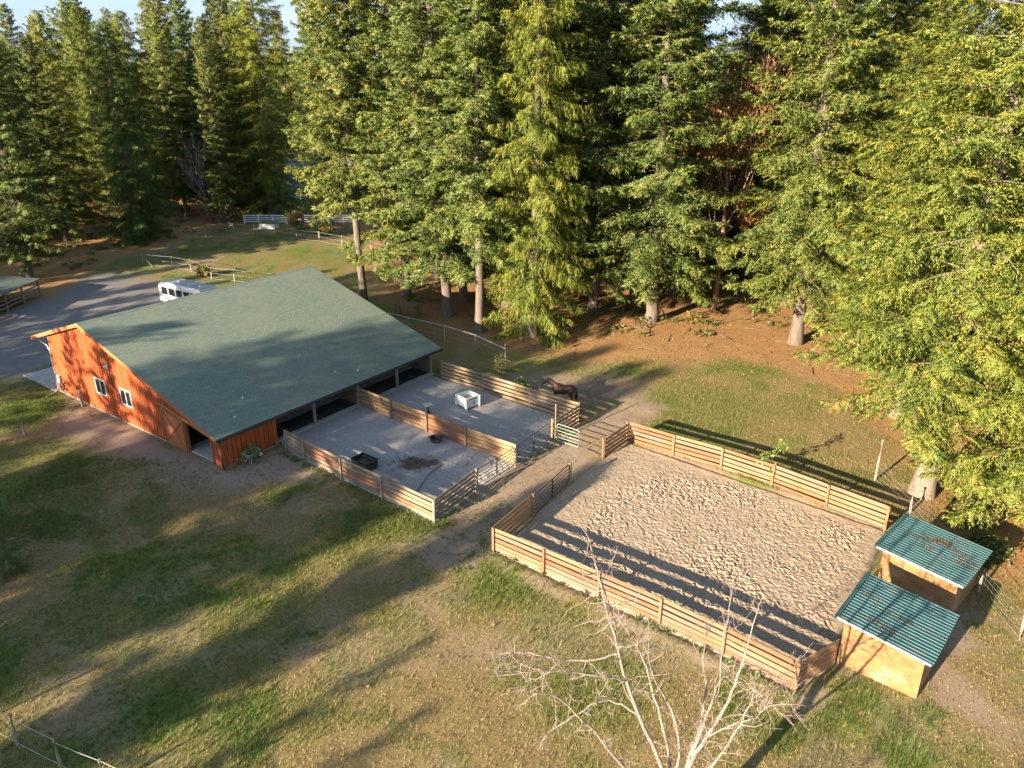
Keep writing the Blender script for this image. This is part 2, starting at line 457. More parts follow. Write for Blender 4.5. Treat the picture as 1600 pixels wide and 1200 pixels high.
def mat_ground():
    m, nt, bs = new_mat('ground')
    at = N(nt, 'ShaderNodeAttribute'); at.attribute_name = 'mask'
    sep = N(nt, 'ShaderNodeSeparateColor'); nt.links.new(at.outputs['Color'], sep.inputs[0])
    at2 = N(nt, 'ShaderNodeAttribute'); at2.attribute_name = 'litter'
    v = coord(nt, 'Object')
    nf = noise(nt, v, 8.0, 9, 0.82)
    nm = noise(nt, v, 1.6, 6, 0.6)
    nl = noise(nt, v, 0.35, 4, 0.5)
    straw = ramp(nt, nf, [(0.34, (0.07, 0.052, 0.022)), (0.48, (0.205, 0.152, 0.066)), (0.63, (0.36, 0.27, 0.125))])
    straw = mixc(nt, ramp(nt, nm, [(0.45, (0, 0, 0)), (0.68, (0.45,) * 3)]), straw, (0.19, 0.17, 0.055))
    grn = ramp(nt, nf, [(0.32, (0.04, 0.07, 0.010)), (0.5, (0.105, 0.165, 0.026)), (0.68, (0.19, 0.26, 0.05))])
    straw = mixc(nt, ramp(nt, noise(nt, v, 3.2, 7, 0.75), [(0.46, (0, 0, 0)), (0.62, (0.6,) * 3)]), straw, (0.20, 0.125, 0.075))
    c = mixc(nt, sep.outputs[0], straw, grn)
    dirt = ramp(nt, nf, [(0.28, (0.20, 0.145, 0.105)), (0.5, (0.31, 0.235, 0.175)), (0.75, (0.42, 0.33, 0.25))])
    dirt = mixc(nt, ramp(nt, nl, [(0.4, (0, 0, 0)), (0.7, (0.5,) * 3)]), dirt, (0.24, 0.16, 0.12))
    c = mixc(nt, sep.outputs[1], c, dirt)
    gra = ramp(nt, nf, [(0.32, (0.09, 0.088, 0.09)), (0.5, (0.19, 0.182, 0.18)), (0.68, (0.32, 0.305, 0.29))])
    gra = mixc(nt, ramp(nt, nm, [(0.42, (0, 0, 0)), (0.7, (0.5,) * 3)]), gra, (0.25, 0.21, 0.16))
    c = mixc(nt, sep.outputs[2], c, gra)
    lit = ramp(nt, nf, [(0.34, (0.12, 0.055, 0.024)), (0.5, (0.35, 0.185, 0.078)), (0.66, (0.54, 0.34, 0.16))])
    lit = mixc(nt, ramp(nt, nm, [(0.45, (0, 0, 0)), (0.62, (0.7,) * 3)]), lit, (0.27, 0.20, 0.09))
    c = mixc(nt, at2.outputs['Fac'], c, lit)
    nt.links.new(c, bs.inputs['Base Color'])
    bs.inputs['Roughness'].default_value = 0.95
    bs.inputs['Specular IOR Level'].default_value = 0.1
    hs = mixc(nt, 0.5, nf, noise(nt, v, 28.0, 4, 0.7))
    bump(nt, bs, hs, 0.8, 0.05)
    return m
M['ground'] = mat_ground()

gx = graded(-46, 42, 0.30, -1400, 1400); gy = graded(18, 76, 0.30, -160, 2200)
GX, GY = np.meshgrid(gx, gy, indexing='xy')
fx, fy = GX.ravel(), GY.ravel()
gz = ground_z(fx, fy)
nx, ny = len(gx), len(gy)
ii, jj = np.meshgrid(np.arange(nx - 1), np.arange(ny - 1), indexing='xy')
b = (jj * nx + ii).ravel()
me = np_mesh('ground', np.stack([fx, fy, gz], 1), np.stack([b, b + 1, b + nx + 1, b + nx], 1), M['ground'], True)
mg, md, mv, ml = masks(fx, fy)
ca = me.attributes.new('mask', 'FLOAT_COLOR', 'POINT')
ca.data.foreach_set('color', np.stack([mg, md, mv, np.ones_like(mg)], 1).astype(np.float32).ravel())
la = me.attributes.new('litter', 'FLOAT', 'POINT'); la.data.foreach_set('value', ml.astype(np.float32))
tag(link('ground', me), 'dry autumn pasture of straw and green grass with dirt and needle litter', None, kind='structure')

# far hills
mbh = MB()
prof = []
for k in range(121):
    a = R(20 + 140 * k / 120)
    h = 42 + 26 * math.sin(k * 0.13 + 1) + 12 * math.sin(k * 0.37) + random.uniform(-3, 3)
    prof.append((1900 * math.cos(a), 1900 * math.sin(a), max(12, h)))
V = []; F = []
for (x, y, h) in prof:
    V += [(x, y, -5), (x * 1.08, y * 1.08, h * 0.7), (x * 1.2, y * 1.2, h), (x * 1.4, y * 1.4, -5)]
for k in range(120):
    for q in range(3): F.append((k * 4 + q, k * 4 + 4 + q, k * 4 + 5 + q, k * 4 + 1 + q))
mbh.add(V, F)
M['hill'] = mat_flat('wooded_hill', (0.055, 0.085, 0.07), 0.95, var=0.3, nscale=0.02)
tag(mbh.build('hills', M['hill'], smooth=True), 'low wooded hills on the horizon behind the forest', None, kind='structure')

# asphalt road glimpsed between the trees
tag(MB().prism([(-43, 149), (-34.5, 149.5), (-34, 168), (-40, 215), (-62, 215), (-47, 168)], 'z', 0.004, 0.03).build('road', M['asphalt']),
    'shaded blue grey asphalt drive glimpsed between the trees behind the white rail fence', None, kind='structure')

# ------------------------------------------------------------------ sand surfaces
def mat_sand(name, dark, mid, light, patch=None):
    m, nt, bs = new_mat(name)
    v = coord(nt, 'Object')
    nf = noise(nt, v, 7.0, 7, 0.7); nm = noise(nt, v, 0.9, 5, 0.55)
    c = ramp(nt, nf, [(0.27, dark), (0.5, mid), (0.75, light)])
    c = mixc(nt, ramp(nt, nm, [(0.42, (0, 0, 0)), (0.7, (0.35,) * 3)]), c, dark)
    at = N(nt, 'ShaderNodeAttribute'); at.attribute_name = 'stain'
    c = mixc(nt, at.outputs['Fac'], c, patch or (0.10, 0.065, 0.045))
    nt.links.new(c, bs.inputs['Base Color'])
    bs.inputs['Roughness'].default_value = 0.95
    bs.inputs['Specular IOR Level'].default_value = 0.15
    bump(nt, bs, noise(nt, v, 24.0, 5, 0.7), 0.6, 0.03)
    return m
M['arena_sand'] = mat_sand('arena_sand', (0.235, 0.175, 0.125), (0.35, 0.27, 0.195), (0.46, 0.365, 0.27))
M['paddock_sand'] = mat_sand('paddock_sand', (0.245, 0.23, 0.215), (0.335, 0.318, 0.298), (0.43, 0.41, 0.385))

def sand_mesh(name, poly, step, hfun, sfun, mat, ext=0.06):
    xs = [p[0] for p in poly]; ys = [p[1] for p in poly]
    ax = np.arange(min(xs) - 0.4, max(xs) + 0.4, step); ay = np.arange(min(ys) - 0.4, max(ys) + 0.4, step)
    X, Y = np.meshgrid(ax, ay, indexing='xy')
    D = poly_dist(X, Y, poly)
    Z = hfun(X, Y, D)
    Z = Z * sstep(-ext, 0.3, D) - 0.10 * (1 - sstep(-ext, 0.25, D))
    keep = D > -ext
    n = X.shape[1]
    idx = np.arange(X.size).reshape(X.shape)
    q = keep[:-1, :-1] & keep[1:, :-1] & keep[:-1, 1:] & keep[1:, 1:]
    a = idx[:-1, :-1][q]
    F = np.stack([a, a + 1, a + n + 1, a + n], 1)
    used = np.unique(F); remap = np.full(X.size, -1); remap[used] = np.arange(len(used))
    me = np_mesh(name, np.stack([X.ravel()[used], Y.ravel()[used], Z.ravel()[used]], 1), remap[F], mat, True)
    st = me.attributes.new('stain', 'FLOAT', 'POINT'); st.data.foreach_set('value', sfun(X.ravel()[used], Y.ravel()[used]).astype(np.float32))
    return me

rng = np.random.default_rng(5)
def stamp_prints(X, Y, Z, n, step, where, rmin, rmax, depth, ang0=None):
    """hoof prints: a pushed-in crescent with a raised rim"""
    x0, y0 = X[0, 0], Y[0, 0]
    H, W = X.shape
    for k in range(n):
        px_, py_ = where()
        r = rng.uniform(rmin, rmax); a = rng.normal(ang0, 0.7) if ang0 is not None else rng.uniform(0, 6.28)
        el = rng.uniform(1.3, 3.4)
        ci, cj = int((px_ - x0) / step), int((py_ - y0) / step)
        w = int(r * el * 2.0 / step) + 1
        i0, i1, j0, j1 = max(ci - w, 0), min(ci + w, W), max(cj - w, 0), min(cj + w, H)
        if i1 <= i0 or j1 <= j0: continue
        dx = X[j0:j1, i0:i1] - px_; dy = Y[j0:j1, i0:i1] - py_
        u = (dx * math.cos(a) + dy * math.sin(a)) / (r * el); v = (-dx * math.sin(a) + dy * math.cos(a)) / r
        q = np.hypot(u, v)
        d = depth * rng.uniform(0.5, 1.25)
        Z[j0:j1, i0:i1] += d * (-np.exp(-(q / 0.62) ** 2) * 1.15 + 0.75 * np.exp(-((q - 1.15) / 0.33) ** 2) * (0.65 + 0.6 * u))
    return Z

def arena_h(X, Y, D):
    step = X[0, 1] - X[0, 0]
    Z = 0.05 + (fbm(X, Y, 4.0, 51) - 0.5) * 0.08
    act = sstep(0.3, 1.4, D + (fbm(X, Y, 2.0, 58) - 0.5) * 1.8)
    act *= sstep(-1.6, 0.8, (X + 0.98) * 0.62 + (Y - 35.3) * 0.78 - 2.2 + 0.9 * (fbm(X, Y, 2.0, 59) - 0.5)) * (0.25 + 0.75 * sstep(0.4, 3.6, (X + 0.98) * 0.78 - (Y - 35.3) * 0.62))
    act *= 0.5 + 0.5 * sstep(0.40, 0.58, fbm(X, Y, 2.6, 57))
    Pz = np.zeros_like(X)
    xs = (-1, 21); ys = (25, 48.5)
    def wh(): return rng.uniform(*xs), rng.uniform(*ys)
    stamp_prints(X, Y, Pz, 21000, step, wh, 0.04, 0.10, 0.043, 2.2)
    rid = np.abs(fbm(X * 1.0, Y * 1.0, 0.55, 71, 3) - 0.5) * 2
    Z = Z + act * (np.clip(Pz, -0.085, 0.07) + 0.035 * (0.4 - rid) + 0.05 * (fbm(X, Y, 1.1, 75, 3) - 0.5)) + (1 - act) * (fbm(X, Y, 0.35, 73, 3) - 0.5) * 0.045
    edge = np.exp(-((D - 0.25) / 0.35) ** 2)
    return Z + 0.05 * edge * fbm(X, Y, 0.8, 74)
me = sand_mesh('arena_sand', ARENA, 0.05, arena_h, lambda x, y: 0 * x, M['arena_sand'])
tag(link('sand_arena_ground', me), 'churned tan sand full of hoof prints inside the riding arena', None, kind='structure')

def paddock_h(X, Y, D):
    step = X[0, 1] - X[0, 0]
    Z = 0.035 + (fbm(X, Y, 3.0, 81) - 0.5) * 0.05 + (fbm(X, Y, 0.3, 83, 3) - 0.5) * 0.035
    Pz = np.zeros_like(X)
    def wh(): return rng.uniform(-16, 5), rng.uniform(38, 61)
    stamp_prints(X, Y, Pz, 3800, step, wh, 0.07, 0.13, 0.024)
    act = 0.35 + 0.65 * sstep(0.45, 0.65, fbm(X, Y, 3.5, 85))
    near_end = sstep(4.5, 1.0, np.hypot(X + 1.0, Y - 45.5)) + sstep(4, 1, np.hypot(X + 3, Y - 42))
    return Z + np.clip(Pz, -0.06, 0.05) * np.clip(act + near_end, 0, 1.5)
def paddock_s(x, y):
    q = np.hypot((x + 6.3) / 1.5, (y - 45.2) / 1.0) + (fbm(x, y, 0.5, 88) - 0.5) * 1.6
    s = sstep(1.05, 0.55, q) * 0.9
    return np.maximum(s, 0.35 * sstep(0.62, 0.75, fbm(x, y, 1.4, 89)) * sstep(6, 2, np.hypot(x + 5, y - 43)))
me = sand_mesh('paddock_sand', PADDOCK, 0.07, paddock_h, paddock_s, M['paddock_sand'])
tag(link('paddock_ground', me), 'grey sand footing of the two paddocks in front of the barn', None, kind='structure')

# ------------------------------------------------------------------ barn
def mat_shingle():
    m, nt, bs = new_mat('green_shingles')
    v = coord(nt, 'Object')
    br = N(nt, 'ShaderNodeTexBrick')
    br.offset = 0.5
    br.inputs['Scale'].default_value = 1.0
    br.inputs['Brick Width'].default_value = 0.32
    br.inputs['Row Height'].default_value = 0.15
    br.inputs['Mortar Size'].default_value = 0.012
    br.inputs['Mortar Smooth'].default_value = 0.3
    br.inputs['Bias'].default_value = 0.0
    br.inputs['Color1'].default_value = (0.145, 0.190, 0.150, 1)
    br.inputs['Color2'].default_value = (0.195, 0.238, 0.185, 1)
    br.inputs['Mortar'].default_value = (0.06, 0.09, 0.08, 1)
    nt.links.new(v, br.inputs['Vector'])
    n1 = noise(nt, v, 14.0, 4, 0.8); n2 = noise(nt, v, 0.35, 4)
    c = mixc(nt, 1.0, br.outputs['Color'], ramp(nt, n1, [(0.3, (0.78,) * 3), (0.7, (1.2,) * 3)]), 'MULTIPLY')
    c = mixc(nt, ramp(nt, n2, [(0.4, (0, 0, 0)), (0.7, (0.35,) * 3)]), c, (0.225, 0.235, 0.17))
    nt.links.new(c, bs.inputs['Base Color'])
    bs.inputs['Roughness'].default_value = 0.85
    hgt = mixc(nt, 0.5, br.outputs['Fac'], n1)
    bump(nt, bs, hgt, 0.6, 0.015)
    return m
M['shingle'] = mat_shingle()

barn = empty('barn', (*BARN_O, 0), BARN_A)
tag(barn, 'orange red board sided barn with long green shingle roof and open stalls', 'barn')
EY, EZ, RY, RZ, BY, BZ = -0.22, 2.17, 15.3, 6.80, 23.5, 4.20
XL0, XL1 = -0.38, 20.85
def roof_top(y):
    return EZ + (y - EY) * (RZ - EZ) / (RY - EY) if y < RY else RZ + (y - RY) * (BZ - RZ) / (BY - RY)
TH = 0.16
near_slope = MB().prism([(EY, EZ), (RY, RZ), (RY, RZ - TH), (EY, EZ - TH)], 'x', XL0, XL1).build('roof_slope', M['shingle'], barn)
near_slope['label'] = 'long green shingled roof slope facing the paddocks'
MB().prism([(RY, RZ), (BY, BZ), (BY, BZ - TH), (RY, RZ - TH)], 'x', XL0, XL1).build('roof_slope', M['shingle'], barn)
MB().prism([(RY - 0.22, roof_top(RY - 0.22) + 0.012), (RY, RZ + 0.03), (RY + 0.22, roof_top(RY + 0.22) + 0.012), (RY + 0.22, roof_top(RY + 0.22) + 0.002), (RY, RZ + 0.004), (RY - 0.22, roof_top(RY - 0.22) + 0.002)], 'x', XL0, XL1).build('ridge_cap', M['shingle'], barn)
# rake boards
for x0 in (XL0 - 0.035, XL1 + 0.003):
    MB().prism([(EY, EZ - 0.02), (RY, RZ - 0.01), (RY, RZ - 0.27), (EY, EZ - 0.26)], 'x', x0, x0 + 0.032).build('rake_board', M['barn_trim'], barn)
    MB().prism([(RY + 0.002, RZ - 0.01), (BY, BZ - 0.02), (BY, BZ - 0.28), (RY + 0.002, RZ - 0.27)], 'x', x0, x0 + 0.032).build('rake_board', M['barn_trim'], barn)
# drip edge, gutter
MB().box(XL0, XL1, EY - 0.035, EY - 0.004, EZ - 0.22, EZ - 0.02).build('fascia', M['gutter'], barn)
MB().prism([(EY - 0.04, EZ - 0.05), (EY - 0.16, EZ - 0.04), (EY - 0.15, EZ - 0.15), (EY - 0.04, EZ - 0.16)], 'x', XL0 + 0.1, XL1 - 0.05).build('gutter', M['gutter'], barn)
MB().prism([(BY + 0.01, BZ - 0.04), (BY + 0.13, BZ - 0.03), (BY + 0.12, BZ - 0.16), (BY + 0.01, BZ - 0.17)], 'x', XL0 + 0.1, XL1 - 0.05).build('gutter', M['gutter'], barn)
# gable wall of vertical boards with battens
gable = MB().prism([(0.05, 0.02), (0.98, 0.02), (0.98, 1.80), (3.78, 2.32), (3.78, 0.02), (21.25, 0.02), (21.25, roof_top(21.25) - TH - 0.01), (RY, RZ - TH - 0.01), (0.05, roof_top(0.05) - TH - 0.01)], 'x', 0.005, 0.06).build('gable_wall', M['stall_wood'], barn)  # dark wood backing: shade in the grooves between boards, put into the colour
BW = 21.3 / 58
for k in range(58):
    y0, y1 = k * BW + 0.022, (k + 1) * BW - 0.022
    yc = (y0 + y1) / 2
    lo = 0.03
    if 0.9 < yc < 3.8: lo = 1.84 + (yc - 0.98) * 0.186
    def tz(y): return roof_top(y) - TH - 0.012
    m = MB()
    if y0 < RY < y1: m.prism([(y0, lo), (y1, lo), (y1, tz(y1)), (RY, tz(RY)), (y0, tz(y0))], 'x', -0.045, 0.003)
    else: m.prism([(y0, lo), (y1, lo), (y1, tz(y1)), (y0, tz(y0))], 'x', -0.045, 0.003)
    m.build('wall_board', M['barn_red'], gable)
MB().box(-0.06, 0.0, 3.9, 21.4, -0.1, 0.05).build('sill_beam', M['concrete'], gable)
# sloping track board and sliding door with X brace
MB().prism([(0.85, 1.84), (6.5, 2.72), (6.5, 2.94), (0.85, 2.06)], 'x', -0.115, -0.052).build('door_track', M['barn_trim'], barn)
door = MB().prism([(3.78, 0.06), (6.30, 0.06), (6.30, 2.66), (3.78, 2.27)], 'x', -0.105, -0.055).build('sliding_door', M['barn_trim'], barn)
door['label'] = 'faded orange sliding door with a dark X brace'
M['door_dark'] = mat_wood('door_brace', (0.33, 0.10, 0.035), (0.35, 0.11, 0.04), (0.31, 0.095, 0.035), axis='z')
def bar2(p, q, w, x0, x1):
    (ya, za), (yb, zb) = p, q
    l = math.hypot(yb - ya, zb - za); ny_, nz_ = -(zb - za) / l * w / 2, (yb - ya) / l * w / 2
    return MB().prism([(ya + ny_, za + nz_), (yb + ny_, zb + nz_), (yb - ny_, zb - nz_), (ya - ny_, za - nz_)], 'x', x0, x1)
bar2((3.9, 0.15), (6.2, 2.5), 0.09, -0.128, -0.107).build('brace', M['door_dark'], door)
bar2((3.9, 2.2), (6.2, 0.15), 0.09, -0.152, -0.130).build('brace', M['door_dark'], door)
for (a, b_) in (((3.84, 0.08), (3.84, 2.24)), ((6.24, 0.08), (6.24, 2.6)), ((3.9, 0.12), (6.2, 0.12)), ((3.9, 2.2), (6.2, 2.55))):
    bar2(a, b_, 0.11, -0.175, -0.155).build('door_rail', M['barn_trim'], door)
MB().box(-0.10, 0.10, 3.66, 3.775, 0.0, 2.25).build('door_post', M['door_dark'], barn)
MB().box(-0.09, 0.12, 0.90, 1.00, 0.0, 1.83).build('door_post', M['barn_trim'], barn)
# windows
for (ya, za) in ((13.55, 1.47), (10.08, 1.47)):
    w = MB()
    yb, zb = ya + 1.45, za + 1.25
    w.box(-0.10, -0.045, ya, ya + 0.09, za, zb); w.box(-0.10, -0.045, yb - 0.09, yb, za, zb)
    w.box(-0.10, -0.045, ya + 0.09, yb - 0.09, za, za + 0.09); w.box(-0.10, -0.045, ya + 0.09, yb - 0.09, zb - 0.09, zb)
    w.box(-0.094, -0.045, (ya + yb) / 2 - 0.04, (ya + yb) / 2 + 0.04, za + 0.09, zb - 0.09)
    wo = w.build('window', M['white'], barn)
    for k in (0, 1):
        MB().box(-0.07, -0.05, ya + 0.091 + k * 0.675, ya + 0.683 + k * 0.675, za + 0.091, zb - 0.091).build('pane', M['glass_dark'], wo)
# flood light
fl = MB().box(-0.09, -0.05, 12.62, 12.82, 3.95, 4.12).build('flood_light', M['white'], barn)
for s in (-1, 1):
    MB().tube([(-0.10, 12.72 + s * 0.10, 4.05), (-0.20, 12.72 + s * 0.20, 4.00)], [0.05, 0.085], 10).build('lamp_head', M['white'], fl)
MB().tube([(-0.10, 12.72, 3.98), (-0.17, 12.72, 3.88)], [0.03, 0.05], 8).build('sensor', M['white'], fl)
# downspouts
MB().tube([(-0.12, 22.9, BZ - 0.1), (-0.14, 22.5, BZ - 0.25), (-0.12, 21.6, BZ - 0.42), (-0.10, 21.35, BZ - 0.75), (-0.10, 21.35, 0.25), (-0.45, 21.2, 0.06), (-1.3, 20.9, 0.05)], 0.05, 8).build('downspout', M['galv'], barn)
MB().tube([(-0.10, -0.28, EZ - 0.12), (-0.10, -0.10, EZ - 0.3), (-0.10, -0.06, 0.2), (-0.18, -0.35, 0.06)], 0.06, 8).build('downspout', M['gutter'], barn)
# meter box and hose reel
mbx = MB().box(-0.22, -0.05, 20.5, 20.95, 0.9, 1.5).build('meter_box', M['grey_plastic'], barn)
MB().tube([(-0.14, 20.72, 0.05), (-0.14, 20.72, 0.9)], 0.035, 8).build('conduit', M['grey_plastic'], mbx)
hr = MB()
hr.tube([(-0.18 - 0.10, 20.15 + 0.28 * math.cos(a), 0.75 + 0.28 * math.sin(a)) for a in np.linspace(0, 2 * math.pi, 20)], 0.07, 6)
hr.box(-0.30, -0.05, 20.1, 20.2, 0.7, 0.8)
hr.build('hose_reel', M['rubber'], barn)
# corner trim
MB().box(-0.055, 0.06, -0.055, 0.10, 0.0, 2.02).build('corner_board', M['barn_trim'], barn)
MB().box(-0.055, 0.05, 21.25, 21.38, 0.0, roof_top(21.3) - TH - 0.02).build('corner_board', M['barn_trim'], barn)
# front wall by the doorway
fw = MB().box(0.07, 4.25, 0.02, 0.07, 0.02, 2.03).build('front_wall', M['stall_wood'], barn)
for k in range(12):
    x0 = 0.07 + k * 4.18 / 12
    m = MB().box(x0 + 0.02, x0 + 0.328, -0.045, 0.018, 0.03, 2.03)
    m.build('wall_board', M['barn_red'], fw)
MB().box(0.07, 4.25, -0.05, 0.02, -0.12, 0.025).build('sill_beam', M['concrete'], fw)
# back and side walls, inner walls
MB().box(0.1, 20.4, 21.2, 21.3, 0.0, roof_top(21.3) - TH - 0.02).build('rear_wall', M['barn_red'], barn)
MB().prism([(4.4, 0.0), (21.18, 0.0), (21.18, roof_top(21.2) - TH - 0.02), (RY, RZ - TH - 0.02), (4.4, roof_top(4.4) - TH - 0.02)], 'x', 20.33, 20.42).build('side_wall', M['barn_red'], barn)
iw = MB().box(4.32, 20.3, 4.45, 4.52, 0.0, roof_top(4.4) - TH - 0.03).build('stall_wall', M['stall_wood'], barn)
for k in range(11):
    MB().box(4.34, 20.28, 4.41, 4.447, 0.08 + k * 0.29, 0.35 + k * 0.29).build('plank', M['stall_wood'], iw)
MB().prism([(0.08, 0.0), (4.4, 0.0), (4.4, roof_top(4.4) - TH - 0.03), (0.08, roof_top(0.08) - TH - 0.03)], 'x', 4.26, 4.315).build('stall_wall', M['stall_wood'], barn)
for xp, n in ((12.0, 7), (20.05, 7)):
    pw = empty('stall_partition', (0, 0, 0)); pw.parent = barn
    for k in range(n):
        MB().box(xp, xp + 0.045, 0.45, 4.38, 0.10 + k * 0.23, 0.31 + k * 0.23).build('plank', M['stall_wood'], pw)
# posts under the eave
for xp in (7.8, 12.0, 16.1, 20.05):
    MB().box(xp - 0.085, xp + 0.085, 0.30, 0.47, -0.05, roof_top(0.38) - TH - 0.18).build('eave_post', M['post_old'], barn)
MB().box(4.3, 20.3, 0.29, 0.48, roof_top(0.38) - TH - 0.18, roof_top(0.38) - TH - 0.02).build('eave_beam', M['stall_wood'], barn)
# floors
fl1 = MB().box(4.35, 20.2, 0.20, 4.4, -0.06, 0.075).build('stall_floor', M['concrete'], barn)
for k in range(12):
    x0 = 4.5 + k * 1.30
    MB().box(x0 + 0.01, x0 + 1.28, 0.62, 2.4, 0.076, 0.10).build('rubber_mat', M['rubber'], fl1)
MB().box(0.1, 4.24, 0.1, 4.4, -0.06, 0.06).build('doorway_floor', M['concrete'], barn)

# small fixtures: vent pipes on the roof
for (x, y) in ((1.9, 1.0), (3.6, 2.4), (12.6, 0.9), (11.0, 1.6)):
    z = roof_top(y)
    MB().tube([(x, y, z - 0.05), (x, y, z + 0.10)], 0.045, 8).build('vent_cap', M['white'], barn)

# concrete pad behind the barn
pad = [barn_pt(-0.3, 21.5), barn_pt(7.5, 21.5), barn_pt(7.5, 27.0), barn_pt(-0.3, 27.0)]
tag(MB().prism(pad, 'z', -0.05, 0.085).build('concrete_pad', M['concrete']), 'pale concrete apron at the rear corner of the barn', None, kind='structure')

# trash can inside doorway
tc = empty('trash_can', (*barn_pt(1.2, 2.45), 0.06))
tag(tc, 'grey barrel standing inside the open barn doorway', 'barrel')
MB().lathe([(0.0, 0), (0.25, 0), (0.31, 0.85), (0.335, 0.86), (0.335, 0.90), (0.29, 0.90), (0.24, 0.06), (0, 0.06)], 20).build('drum', M['grey_plastic'], tc, smooth=False)
MB().lathe([(0.34, 0.84), (0.352, 0.86), (0.352, 0.90), (0.34, 0.92)], 20).build('rim', M['galv'], tc)

# wheelbarrow
wb = empty('wheelbarrow', (*barn_pt(1.55, -0.75), 0.03), BARN_A + R(8))
tag(wb, 'old grey wheelbarrow parked against the red barn wall', 'wheelbarrow')
tray = MB()
top = [(-0.45, -0.36), (0.62, -0.36), (0.70, 0.0), (0.62, 0.36), (-0.45, 0.36)]
bot = [(-0.28, -0.22), (0.25, -0.22), (0.28, 0.0), (0.25, 0.22), (-0.28, 0.22)]
n5 = 5
tray.add([(x, y, 0.72) for x, y in top] + [(x, y, 0.40) for x, y in bot] + [(x * 0.95, y * 0.93, 0.72) for x, y in top] + [(x * 0.94, y * 0.9, 0.43) for x, y in bot],
         [(i, (i + 1) % 5, 5 + (i + 1) % 5, 5 + i) for i in range(5)] + [(10 + i, 15 + i, 15 + (i + 1) % 5, 10 + (i + 1) % 5) for i in range(5)] + [(i, 10 + i, 10 + (i + 1) % 5, (i + 1) % 5) for i in range(5)] + [(5, 6, 7, 8, 9), (15, 16, 17, 18, 19)])
tray.build('tray', M['grey_plastic'], wb)
for s in (-1, 1):
    MB().tube([(0.78, s * 0.06, 0.22), (0.2, s * 0.20, 0.37), (-0.5, s * 0.28, 0.42), (-1.05, s * 0.30, 0.52)], 0.024, 8).build('handle', M['post_old'], wb)
    MB().tube([(-0.1, s * 0.22, 0.40), (-0.25, s * 0.24, 0.0), (-0.4, s * 0.22, 0.38)], 0.018, 6).build('leg', M['galv'], wb)
wh = MB().tube([(0.80 + 0.17 * math.cos(a), 0, 0.2 + 0.17 * math.sin(a)) for a in np.linspace(0, 2 * math.pi, 20)], 0.045, 8, False).build('wheel', M['rubber'], wb, smooth=True)
MB().tube([(0.80, -0.05, 0.2), (0.80, 0.05, 0.2)], 0.13, 14).build('hub', M['white'], wh)

# red broom lying at the corner
br = empty('push_broom', (*barn_pt(0.25, -0.42), 0.03), BARN_A)
tag(br, 'red stable scraper leaning at the near corner of the barn', 'broom')
MB().tube([(0.05, 0.0, 0.06), (0.0, 0.33, 1.35)], 0.014, 6).build('handle', M['barn_trim'], br)
MB().box(-0.25, 0.40, -0.05, 0.04, 0.0, 0.07).build('blade', M['barn_trim'], br)

# ------------------------------------------------------------------ board fences
def board_fence(name, label, pts, mat, nb=5, bw=0.23, gaps=None, z0=0.08, side=1, post_h=1.47, post_w=0.13, post_mat=None, skip_first=False, skip_last=False, group='board fences of paddock and arena', special=None):
    """posts at pts; boards on one side of the posts (side=+1: left of walking direction)"""
    root = empty(name, (pts[0][0], pts[0][1], 0))
    tag(root, label, 'fence', group)
    gaps = gaps or [0.06] * (nb - 1)
    pm = post_mat or mat
    px0 = MB().box(-post_w / 2, post_w / 2, -post_w / 2, post_w / 2, -0.25, post_h).mesh('post', pm, bevel=0.008)
    for i, p in enumerate(pts):
        if (i == 0 and skip_first) or (i == len(pts) - 1 and skip_last): continue
        j = min(i, len(pts) - 2)
        a = math.atan2(pts[j + 1][1] - pts[j][1], pts[j + 1][0] - pts[j][0])
        link('post', px0, root, (p[0] - pts[0][0], p[1] - pts[0][1], random.uniform(-0.03, 0.03)), (R(random.uniform(-1, 1)), R(random.uniform(-1, 1)), a))
    L0 = 3.0
    bm0 = MB().box(-L0 / 2, L0 / 2, -0.02, 0.02, -bw / 2, bw / 2).mesh('board', mat, bevel=0.005)
    bsp = None
    for i in range(len(pts) - 1):
        (xa, ya), (xb, yb) = pts[i], pts[i + 1]
        L = math.hypot(xb - xa, yb - ya); a = math.atan2(yb - ya, xb - xa)
        nxx, nyy = -math.sin(a), math.cos(a)
        off = side * (post_w / 2 + 0.022)
        z = z0 + bw / 2
        for k in range(nb):
            me_ = bm0
            if special and (i, k) in special:
                if bsp is None: bsp = MB().box(-L0 / 2, L0 / 2, -0.02, 0.02, -bw / 2, bw / 2).mesh('board', special[(i, k)], bevel=0.005)
                me_ = bsp
            link('board', me_, root, ((xa + xb) / 2 + nxx * off - pts[0][0], (ya + yb) / 2 + nyy * off - pts[0][1], z + random.uniform(-0.012, 0.012)),
                 (R(random.uniform(-2.0, 2.0)), R(random.uniform(-0.55, 0.55)), a), ((L - 0.006) / L0, 1, random.uniform(0.94, 1.04)))
            if k < nb - 1: z += bw + gaps[k]
    return root

